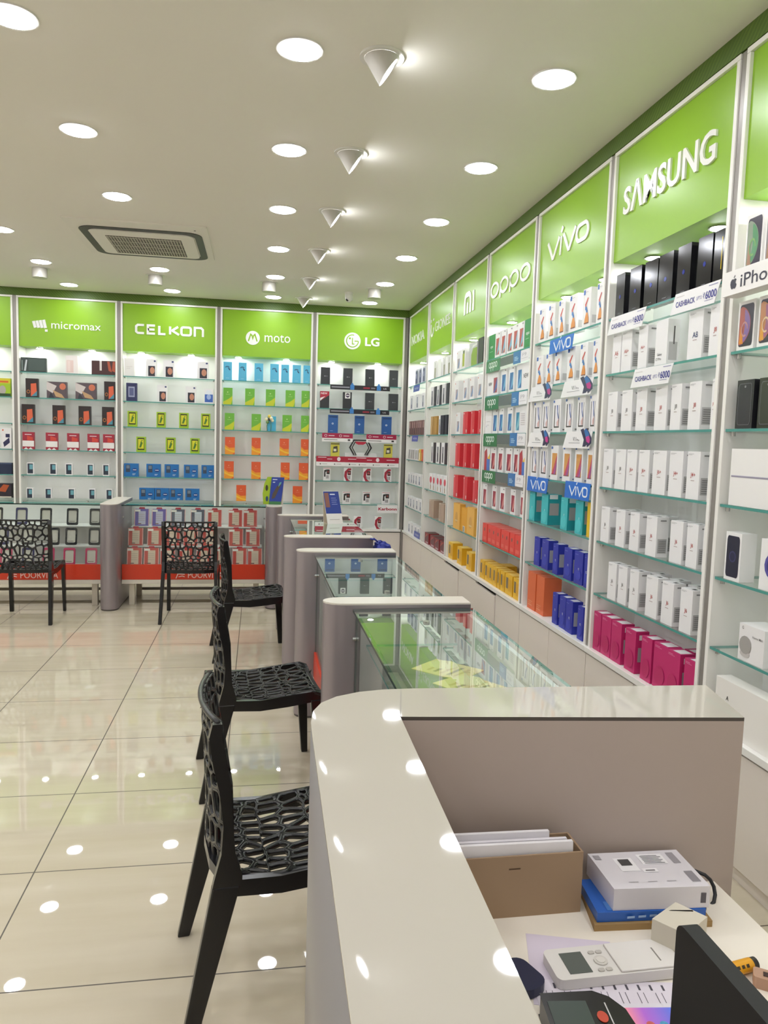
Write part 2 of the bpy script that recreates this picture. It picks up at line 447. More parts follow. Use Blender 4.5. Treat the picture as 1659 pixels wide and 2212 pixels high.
STY = {
 'blk': dict(base='#17171a', rough=.12, dep=.055, front=[('e', .5, .46, .1, .05, '#2d3a8f'), ('r', .35, .06, .65, .075, '#77777c')], desc='glossy black phone box'),
 'blky': dict(base='#17171a', rough=.12, dep=.055, front=[('r', .66, .25, .72, .85, '#d8b92e')], desc='glossy black phone box, yellow stripe'),
 'sC7': dict(base=W_, dep=.055, front=[('t', 'Galaxy', .08, .74, .2, .27, '#6d6a6a'), ('t', 'C7 Pro', .08, .6, .11, .17, '#6d6a6a')], side=[('r', .15, .1, .85, .5, '#bdbbba'), ('r', .5, .45, .6, .85, '#55514f')], desc='white phone box, low grey lettering'),
 'pJ4': dict(base='#c4286c', dep=.065, front=[('t', 'J4', .36, .7, .36, .46, '#f6e6ee'), ('r', .1, .93, .45, .94, '#e79dbd'), ('r', .1, .905, .6, .913, '#e79dbd'), ('e', .5, .3, .38, .22, '#bd2565')], side=[('r', .2, .28, .9, .62, '#a7a3a6'), ('r', .25, .8, .8, .92, '#e8e2e5')], top=[('r', .3, .1, .9, .9, '#efeaec')], desc='magenta phone box with white lettering'),
 'bJ2': dict(base='#2c36a6', dep=.06, front=[('t', 'J2', .36, .7, .40, .5, '#e9ebf6'), ('r', .1, .9, .45, .91, '#8f97d8'), ('e', .5, .28, .36, .16, '#3541b4')], side=[('r', .15, .25, .85, .68, '#a5a5ad')], top=[('r', .3, .15, .9, .85, '#dcdce4')], desc='dark blue phone box'),
 'tJ2': dict(base='#3cb9bf', dep=.085, front=[('t', 'J2', .34, .68, .42, .5, '#eaf8f8'), ('r', .08, .9, .4, .91, '#9fdde0'), ('e', .5, .25, .4, .2, '#4fc6cb')], side=[('r', 0, 0, 1, 1, '#1f969c'), ('r', .12, .32, .8, .72, '#a4a09e'), ('r', .1, .86, .7, 1, '#dfe6e6')], desc='turquoise phone box'),  # side face coloured a darker turquoise: shade painted in
 'yel': dict(base='#e6c021', dep=.06, front=[], desc='narrow yellow phone box'),
 'orT': dict(base='#dd6a3d', dep=.11, front=[('r', .12, .1, .6, .13, '#e79a74'), ('r', .12, .16, .5, .18, '#e79a74'), ('r', .12, .21, .66, .23, '#e79a74')], desc='tall plain orange carton'),
 'vA': dict(base=W_, dep=.05, front=[('r', .06, .85, .28, .97, '#2f62b4'), ('p', [(.3, .6), (.62, .76), (.72, .74), (.46, .58), (.46, .52), (.34, .52)], '#cf5148'), ('p', [(.34, .54), (.5, .54), (.66, .42), (.66, .34), (.5, .36), (.44, .44), (.34, .46)], '#3f78bb'), ('p', [(.5, .38), (.66, .38), (.82, .24), (.84, .12), (.3, .12), (.34, .22)], '#e2954a'), ('r', .28, .1, .84, .125, '#7d4538'), ('r', .34, .9, .7, .91, '#b5b3b3')], side=[('r', .2, .1, .8, .3, '#c4c2c2')], desc='white phone box with curling artwork'),
 'vD': dict(base=W_, dep=.05, front=[('r', .2, .14, .84, .82, '#4b4645'), ('r', .32, .18, .81, .82, '#ece9ee'), ('p', [(.5, .82), (.64, .82), (.66, .62), (.8, .45), (.8, .3), (.6, .55)], '#5b6ea8'), ('p', [(.55, .3), (.8, .42), (.8, .2), (.6, .18)], '#dfb9b6'), ('r', .08, .9, .22, .97, '#3f6fbf')], side=[('r', .3, .06, .7, .1, '#6d6b6b')], desc='white phone box with dark handset'),
 'vO': dict(base=W_, dep=.05, front=[('r', .2, .16, .86, .78, '#d49a55'), ('p', [(.2, .16), (.5, .16), (.86, .6), (.86, .74), (.5, .4)], '#c64b6a'), ('p', [(.5, .16), (.74, .16), (.86, .4), (.86, .55)], '#9a5c9c'), ('r', .2, .155, .86, .175, '#7b3f46'), ('r', .08, .9, .26, .97, '#3f6fbf')], side=[('r', .3, .06, .7, .1, '#7d86b0')], desc='white phone box with sunset handset'),
 'oG': dict(base='#1f8c43', dep=.06, front=[('t', 'oppo', .15, .85, .42, .54, '#e8f4ea'), ('r', .2, .3, .7, .32, '#9ed0ac')], desc='green phone box'),
 'oR': dict(base=W_, dep=.05, front=phonepic('#b9524d', '#7fb6cf', '#8c6a5a'), desc='white phone box with red-blue handset'),
 'oB': dict(base=W_, dep=.05, front=phonepic('#3c74ad', '#79b4d6', '#4c59a5'), desc='white phone box with blue handset'),
 'oP': dict(base=W_, dep=.05, front=phonepic('#9d3347', '#d88f8b', '#5d3a4e'), desc='white phone box with maroon handset'),
 'oM': dict(base=W_, dep=.05, front=[('p', [(0, 0), (0, .8), (.4, .95), (.55, .6), (.55, 0)], '#b03a44'), ('r', .45, 0, 1, .5, '#4f74c0'), ('p', [(.55, .5), (1, .5), (1, .74)], '#e9bd3b')], desc='white phone box with bold colour blocks'),
 'oNL': dict(base=W_, dep=.05, front=[('t', 'NEW', .08, .5, .42, .56, '#4a4848'), ('r', .6, .1, .92, .72, '#a8434b'), ('p', [(.92, .72), (.92, .3), (.7, .1), (.6, .1)], '#5f6ea8')], desc='wide white box, word and red handset'),
 'oNR': dict(base=W_, dep=.05, front=[('t', 'NEW', .54, .94, .44, .6, '#4a4848'), ('r', .12, .1, .4, .78, '#3c74ad'), ('p', [(.4, .78), (.4, .3), (.2, .1), (.12, .1)], '#79b4d6')], desc='wide white box, word and blue handset'),
 'oTL': dict(base=W_, dep=.05, front=[('r', .2, .35, .6, .37, '#c9c5c5'), ('r', .2, .28, .26, .32, '#6f7fae'), ('r', .2, .5, .8, .52, '#d8d3d3')], desc='wide white box with faint lettering'),
 'oTR': dict(base=W_, dep=.05, front=[('r', .1, .1, .38, .78, '#3c8aad'), ('p', [(.38, .78), (.38, .3), (.2, .1), (.1, .1)], '#86c2cf')] + [('r', .52, .3+.08*i, .86, .33+.08*i, '#d2c9cb') for i in range(6)], desc='wide white box, handset and small print'),
 'rd': dict(base='#e4463e', dep=.13, front=[('e', .45, .68, .13, .1, '#8c5b50'), ('r', .2, .12, .8, .3, '#ec6a5f')], top=[('r', .05, .1, .95, .9, '#f0776d')], desc='red-orange handset box'),
 'ye': dict(base='#eab92c', dep=.09, front=[('r', .14, .3, .44, .84, '#7b6a55'), ('r', .5, .2, .9, .8, '#e2a91f')], side=[('r', 0, 0, 1, 1, '#dba214')], top=[('r', .1, .1, .9, .9, '#f2d067')], maxw=.15, desc='yellow handset box'),
 'wP': dict(base=W_, dep=.05, front=[('r', .24, .12, .78, .6, '#b9a9a8'), ('p', [(.78, .6), (.78, .3), (.5, .12), (.24, .12)], '#7f97bd'), ('r', .1, .86, .22, .92, '#d1603a')], maxw=.13, desc='white phone box, pastel handset'),
 'wG': dict(base=W_, dep=.05, front=[('r', .3, .12, .8, .75, '#b0bd4a'), ('r', .4, .75, .8, .9, '#6c7a55')], maxw=.13, desc='white phone box, lime handset'),
 'grn': dict(base='#c9cbc8', dep=.10, front=[('p', [(.3, 0), (.3, .5), (.5, .75), (1, .75), (1, 0)], '#8cab44'), ('p', [(.3, .75), (.5, .9), (1, .92), (1, .84), (.55, .8)], '#e9ece4')], desc='large grey and green gift carton'),
 'dk': dict(base='#36383a', dep=.08, front=[], desc='tall charcoal box'),
 'red': dict(base='#d7303b', dep=.06, front=[('r', 0, 0, .4, 1, '#e0535b'), ('r', .1, .9, .25, .95, '#f3d7d7'), ('r', .7, .06, .9, .2, '#eecfcb')], maxw=.14, desc='bright red phone box'),
 'yP': dict(base='#ecb450', dep=.05, front=[('e', .5, .45, .2, .22, '#d8a04a'), ('r', .3, .3, .7, .36, '#e3c58a')], maxw=.21, desc='wide pale amber blister pack'),
 'yQ': dict(base='#e9a511', dep=.06, front=[('r', .3, 0, .7, .25, '#e6e2da'), ('r', .36, .02, .46, .22, '#44403d'), ('r', .55, .02, .6, .22, '#44403d')], desc='deep amber box with bar code'),
 'wK': dict(base=W_, dep=.05, front=[('r', .35, .02, .8, .6, '#9c9a84'), ('r', .5, .6, .62, .9, '#b5b3aa')], maxw=.13, desc='white phone box, olive handset'),
 'wW': dict(base='#f6f5f3', dep=.05, front=[], desc='blank white phone box'),
 'bwW': dict(base=W_, dep=.05, front=[('r', .3, .06, .78, .8, '#8d8b93'), ('r', .4, .1, .7, .5, '#5c5a63')], desc='white phone box, grey handset'),
 'bwK': dict(base='#24222c', dep=.05, front=[('r', .4, .3, .6, .6, '#3c3a48')], desc='black phone box'),
 'gold': dict(base='#c7a36a', dep=.05, front=[], desc='gold-edged phone box'),
 'tan': dict(base='#b58a41', dep=.07, front=[('r', .55, .1, .9, .9, '#c59c54')], maxw=.16, desc='ochre phone box'),
 'wR': dict(base=W_, dep=.05, front=[('e', .5, .62, .36, .2, '#d8475c'), ('r', .4, .05, .6, .3, '#a2793d'), ('r', .46, .3, .54, .5, '#777777')], desc='white gift box with red blossom'),
 'wood': dict(base='#b59a86', dep=.09, front=[('r', 0, 0, .3, 1, '#cbb5a3'), ('r', .12, .1, .22, .9, '#8d7362')], maxw=.2, desc='beige-brown gift box'),
 'mar': dict(base='#8e2d33', dep=.11, front=[('r', .08, .25, .92, .9, '#6b3940'), ('r', .3, .08, .9, .2, '#c7aeb6'), ('p', [(.1, .5), (.4, .9), (.8, .9)], '#b64f49')], top=[('r', .05, .05, .95, .95, '#4b1f22')], maxw=.18, desc='maroon handset box'),
 'nav': dict(base='#c9cad6', dep=.05, front=[('r', .12, .06, .88, .9, '#40466f'), ('r', .3, .4, .6, .7, '#9aa0c0')], desc='navy and white phone box'),
 'nW': dict(base=W_, dep=.05, front=[('r', .35, .12, .75, .82, '#7c7f92'), ('r', .42, .4, .68, .78, '#c3c6d0')], maxw=.15, desc='white handset box'),
 'nR': dict(base='#8a6660', dep=.05, front=[('r', .2, .05, .8, .8, '#5b3d38'), ('r', .3, .5, .7, .9, '#b9938a')], desc='brown handset box'),
 'zeb': dict(base=W_, dep=.05, front=[('p', [(.1, .1), (.3, .9), (.5, .9), (.3, .1)], '#3a3738'), ('p', [(.6, .1), (.75, .9), (.9, .9), (.78, .1)], '#3a3738')], desc='black and white striped handset box'),
 'yel2': dict(base='#e4c04e', dep=.05, front=[('r', .3, .1, .7, .7, '#f2ece0')], desc='yellow and white handset box'),
 'red2': dict(base='#d2543f', dep=.05, front=[('r', .2, .1, .5, .7, '#ecb65c')], desc='orange-red handset box'),
 'gyl': dict(base='#a3c72a', dep=.08, front=[('r', 0, .72, 1, 1, '#d7ca2f'), ('r', 0, .76, .9, .86, '#d8622a'), ('e', .62, .35, .16, .25, '#b3aca2'), ('r', 0, 0, 1, .16, '#2c4a2c')], desc='green and yellow speaker box'),
 'wNv': dict(base=W_, dep=.07, front=[('p', [(.3, .08), (.2, .3), (.8, .55), (.85, .3)], '#2d2f55'), ('r', .45, .55, .85, .72, '#2d2f55'), ('e', .2, .9, .07, .04, '#d7643c')], desc='white accessory box with navy gadgets'),
 'navF': dict(base='#1d2b48', dep=.1, front=[('r', 0, .9, 1, 1, '#45536f')], desc='low navy carton'),
 'dkO': dict(base='#2a2230', dep=.1, front=[('p', [(.3, .5), (.6, .95), (.9, .9), (.7, .45)], '#b4552f'), ('r', 0, 0, 1, .16, '#d9d2c6')], desc='dark carton with orange splash'),
 'tabD': dict(base='#3b4543', dep=.05, front=[('p', [(.12, .06), (.2, .84), (.26, .84), (.2, .06)], '#c6ccd0'), ('r', .04, .1, .07, .8, '#8fa09c'), ('r', .3, .1, .97, .92, '#4c5a56')], desc='dark grey tablet carton'),
 'tabM': dict(base='#4a2b2b', dep=.05, front=[('r', .34, .3, .43, 1, '#d9cfca'), ('p', [(.66, .96), (.76, .96), (.86, .2), (.72, .3)], '#b4573c'), ('p', [(.9, .96), (1, .96), (1, .2), (.86, .3)], '#b4573c')], desc='maroon tablet carton'),
 'wPk': dict(base='#f2eae6', dep=.05, front=[('r', .1, .05, .66, .74, '#e8cfc7'), ('r', .16, .1, .4, .7, '#f0dcd5')], desc='white phone box with blush panel'),
 'dO': dict(base='#2b2020', dep=.05, front=[('p', [(.42, .06), (.42, .72), (.86, .76), (.92, .1)], '#dd6644'), ('p', [(.46, .06), (.92, .34), (.92, .08)], '#4f8fa3'), ('e', .22, .3, .14, .1, '#c47a3c'), ('e', .22, .3, .1, .07, '#3a2524')], desc='black phone box, orange handset'),
 'pho': dict(base='#5d4f55', dep=.05, front=[('p', [(0, 1), (.5, .75), (.3, .3), (0, .5)], '#d3c9c5'), ('p', [(.3, .5), (.75, .25), (.9, 0), (.45, .1)], '#c29d74'), ('e', .8, .72, .16, .2, '#cf7658'), ('p', [(.1, 0), (.4, 0), (.2, .35)], '#33343f')], desc='photo-printed phone box'),
 'cri': dict(base='#a62a3e', dep=.04, front=[('r', 0, .16, 1, .5, '#f0ebe8'), ('r', .2, .84, .8, .88, '#efdcdc'), ('p', [(.4, .52), (.9, .52), (.9, .7), (.4, .8)], '#d4483b'), ('p', [(.1, 0), (.3, .12), (.5, 0)], '#f0ebe8'), ('p', [(.5, 0), (.7, .12), (.9, 0)], '#f0ebe8')], desc='crimson and white phone box'),
 'fp': dict(base=W_, dep=.05, front=[('r', .1, .1, .86, .92, '#2e3646'), ('r', .36, .44, .82, .84, '#6fa9b6')], desc='white box with keypad phone'),
 'wL': dict(base='#f0ede9', dep=.05, front=[('r', .2, .52, .8, .54, '#d5cdc8'), ('r', .2, .42, .6, .44, '#d5cdc8')], desc='plain white phone box'),
 'wC': dict(base=W_, dep=.05, front=[('r', .22, .04, .86, .62, '#33303a'), ('e', .6, .36, .22, .2, '#c58a70'), ('e', .84, .9, .1, .05, '#3f4a78')], desc='white phone box, dark handset'),
 'nvK': dict(base='#2a2f5a', dep=.05, front=[('r', .2, .22, .8, .8, '#9aa0bb'), ('r', .3, .3, .7, .72, '#5a6088')], desc='navy phone box'),
 'wBl': dict(base=W_, dep=.05, front=[('r', .06, .1, .94, .62, '#3f66b6'), ('e', .5, .45, .24, .18, '#9fb4de'), ('p', [(.06, .62), (.3, .9), (.7, .9), (.94, .62)], '#e7ecf4')], desc='white and blue phone box'),
 'ygr': dict(base='#9fc229', dep=.045, front=[('r', .14, .14, .86, .92, '#33361c'), ('r', .2, .22, .8, .84, '#d9d52c'), ('p', [(.3, .3), (.5, .7), (.7, .6), (.5, .3)], '#4f7a2a'), ('p', [(.4, .6), (.6, .8), (.7, .75)], '#6f8f2a')], desc='lime and yellow phone box'),
 'jio': dict(base='#1f6fb4', dep=.05, front=[('r', .12, .35, .42, .9, '#38465c'), ('r', .16, .62, .38, .86, '#6f7f90'), ('e', .74, .52, .17, .13, '#1d3f86'), ('r', .62, .5, .86, .55, '#e8eef6'), ('r', .58, .2, .8, .23, '#cfe0f0'), ('r', .58, .13, .74, .16, '#cfe0f0')], desc='blue keypad phone box'),
 'cya': dict(base='#5cb8dc', dep=.05, front=[('p', arc(.46, .66, .3, .12, 160, 20, 6) + arc(.46, .66, .2, .05, 20, 160, 6), '#3a6f92'), ('p', [(.5, .7), (.8, .62), (.78, .52), (.6, .6)], '#2f4f74'), ('r', .3, .1, .7, .112, '#bfe6f2')], desc='sky blue phone box'),
 'cy2': dict(base='#4fb4d8', dep=.05, front=[('r', .3, .6, .7, .612, '#bfe6f2')], desc='sky blue phone box behind plush charm'),
 'mgr': dict(base='#6eb33c', dep=.05, front=[('p', [(0, 0), (.85, 0), (1, .3), (1, .52), (.6, .34), (0, .16)], '#c9cf2d'), ('e', .48, .74, .07, .03, '#c9e29a'), ('r', .28, .6, .72, .615, '#c9e29a')], desc='green phone box'),
 'mor': dict(base='#dd5b30', dep=.05, front=[('p', [(0, 0), (.7, 0), (1, .12), (1, .4), (.45, .38), (0, .55)], '#ef9a2c'), ('p', [(0, .42), (.5, .26), (1, .2), (1, .12), (.6, .16), (0, .3)], '#f4c23c'), ('e', .48, .76, .06, .025, '#efb08f'), ('r', .3, .64, .7, .65, '#efb08f')], desc='orange phone box'),
 'lgD': dict(base='#35373b', dep=.05, front=[('e', .42, .48, .06, .03, '#9a9ca0'), ('r', .5, .47, .72, .49, '#8a8c90')], desc='charcoal phone box'),
 'lgN': dict(base='#2c2d31', dep=.05, front=[('p', [(0, 1), (1, 1), (1, .78), (0, .42)], '#b0293f'), ('t', 'NEW', .08, .78, .8, .95, '#f2e6e8'), ('p', [(0, .42), (0, .6), (.55, .7)], '#efecec')], desc='black phone box, red corner flash'),
 'lgW': dict(base='#2c2d31', dep=.05, front=[('r', .22, .62, .82, .98, '#f0eded'), ('e', .52, .8, .22, .13, '#4b3a55'), ('r', .36, .78, .68, .83, '#f0eded')], desc='black phone box, white sticker'),
 'lgB': dict(base='#2a5a9c', dep=.05, front=[('r', .1, .86, .9, .92, '#1d3e72'), ('e', .45, .52, .1, .05, '#e3eaf4'), ('e', .45, .52, .05, .025, '#2a5a9c'), ('r', .2, .1, .5, .12, '#9db7da')], desc='blue phone box'),
 'lgY': dict(base='#d3c850', dep=.03, front=[('r', 0, .88, 1, .95, '#5c5640'), ('p', [(.2, .3), (.3, .72), (.75, .78), (.8, .35)], '#4a4238'), ('r', .32, .4, .64, .58, '#e6e2c6')], desc='yellow accessory pack'),
 'kW': dict(base=W_, dep=.05, front=[('r', 0, .93, 1, .96, '#b83846'), ('p', [(.1, .3), (.12, .8), (.45, .86), (.45, .7), (.3, .66), (.32, .3)], '#2d2a2c'), ('r', .46, .5, .9, .86, '#2d2a2c'), ('e', .68, .68, .12, .09, '#8c4a46'), ('r', .42, .16, .48, .42, '#3a3638'), ('r', .56, .16, .62, .42, '#3a3638'), ('r', .7, .16, .76, .42, '#3a3638')], desc='white watch-phone box'),
 'kR': dict(base=W_, dep=.05, front=[('p', [(.5, .98), (.9, .98), (.9, .84), (.5, .8), (.36, .5), (.4, .2), (.7, .04), (.95, .1), (.7, 0), (.3, 0), (.02, .35), (.08, .72)], '#a82a3e'), ('r', .46, .46, .86, .8, '#4a2428'), ('e', .66, .63, .12, .09, '#b85a58'), ('r', .44, .14, .5, .4, '#3a3638'), ('r', .58, .14, .64, .4, '#3a3638'), ('r', .72, .14, .78, .4, '#3a3638')], desc='white and red watch-phone box'),
}
for k, (mod, col, d) in {'sA6r': ('A6', '#b8504a', 'red lettering'), 'sA6+r': ('A6+', '#b8504a', 'red lettering'), 'sA8n': ('A8', '#3e4a72', 'navy lettering'), 'sJ8r': ('J8', '#b8504a', 'red lettering'), 'sJ8g': ('J8', '#7d7674', 'grey lettering'), 'sJ6+r': ('J6+', '#b8504a', 'red lettering'), 'sJ4+r': ('J4+', '#b8504a', 'red lettering'), 'sJ6r': ('J6', '#b8504a', 'red lettering'), 'sJ6g': ('J6', '#7d7674', 'grey lettering')}.items():
    STY[k] = sam(mod, col); STY[k]['desc'] = 'white phone box with ' + d
_BOX = {}
def box_mesh(st, w, h, d):
    k = (st, w, h, d)
    if k in _BOX: return _BOX[k]
    s = STY[st]; r = s.get('rough', .42); mb = MB()
    mb.box(-w/2, w/2, 0, d, 0, h, M(s['base'], r))
    def prints(L, face):
        for i, p in enumerate(L):
            e = .0007 + .0004*i; mat = M(p[-1], r)
            if p[0] == 'r': pts = [(p[1], p[2]), (p[3], p[2]), (p[3], p[4]), (p[1], p[4])]
            elif p[0] == 'e': pts = ell(p[1], p[2], p[3], p[4], 14)
            elif p[0] == 'p': pts = p[1]
            if p[0] == 't':
                mb.text(p[1], -w/2+p[2]*w, -w/2+p[3]*w, p[4]*h, p[5]*h, -e, mat, 0, .012, 'in'); continue
            if face == 'front': mb.flat([(-w/2+a*w, b*h) for a, b in pts], -e, mat)
            else:
                ar = sum(pts[j][0]*pts[(j+1) % len(pts)][1] - pts[(j+1) % len(pts)][0]*pts[j][1] for j in range(len(pts)))
                if ar < 0: pts = list(reversed(pts))
                if face == 'side': mb.add([(w/2+e, a*d, b*h) for a, b in pts], [tuple(range(len(pts)))], mat)
                if face == 'top': mb.add([(-w/2+a*w, b*d, h+e) for a, b in pts], [tuple(range(len(pts)))], mat)
    prints(s.get('front', []), 'front'); prints(s.get('side', []), 'side'); prints(s.get('top', []), 'top')
    _BOX[k] = mb.mesh('box_' + st)
    return _BOX[k]
KIND = {'kW': ('watch_box', 'watch box'), 'kR': ('watch_box', 'watch box'), 'fp': ('keypad_phone_box', 'phone box'), 'jio': ('keypad_phone_box', 'phone box'), 'tabD': ('tablet_carton', 'carton'), 'tabM': ('tablet_carton', 'carton'),
        'orT': ('carton', 'carton'), 'grn': ('gift_carton', 'carton'), 'gyl': ('speaker_box', 'box'), 'wNv': ('accessory_box', 'box'), 'navF': ('carton', 'carton'), 'dkO': ('carton', 'carton'), 'lgY': ('accessory_pack', 'pack'),
        'rd': ('handset_box', 'handset box'), 'ye': ('handset_box', 'handset box'), 'mar': ('handset_box', 'handset box'), 'nR': ('handset_box', 'handset box'), 'zeb': ('handset_box', 'handset box'), 'nW': ('handset_box', 'handset box'), 'yel2': ('handset_box', 'handset box'), 'red2': ('handset_box', 'handset box'), 'wood': ('gift_box', 'gift box'), 'wR': ('gift_box', 'gift box'), 'yP': ('blister_pack', 'pack')}
SHELF_W = ['top shelf', 'second shelf', 'third shelf', 'fourth shelf', 'fifth shelf', 'sixth shelf', 'bottom ledge']
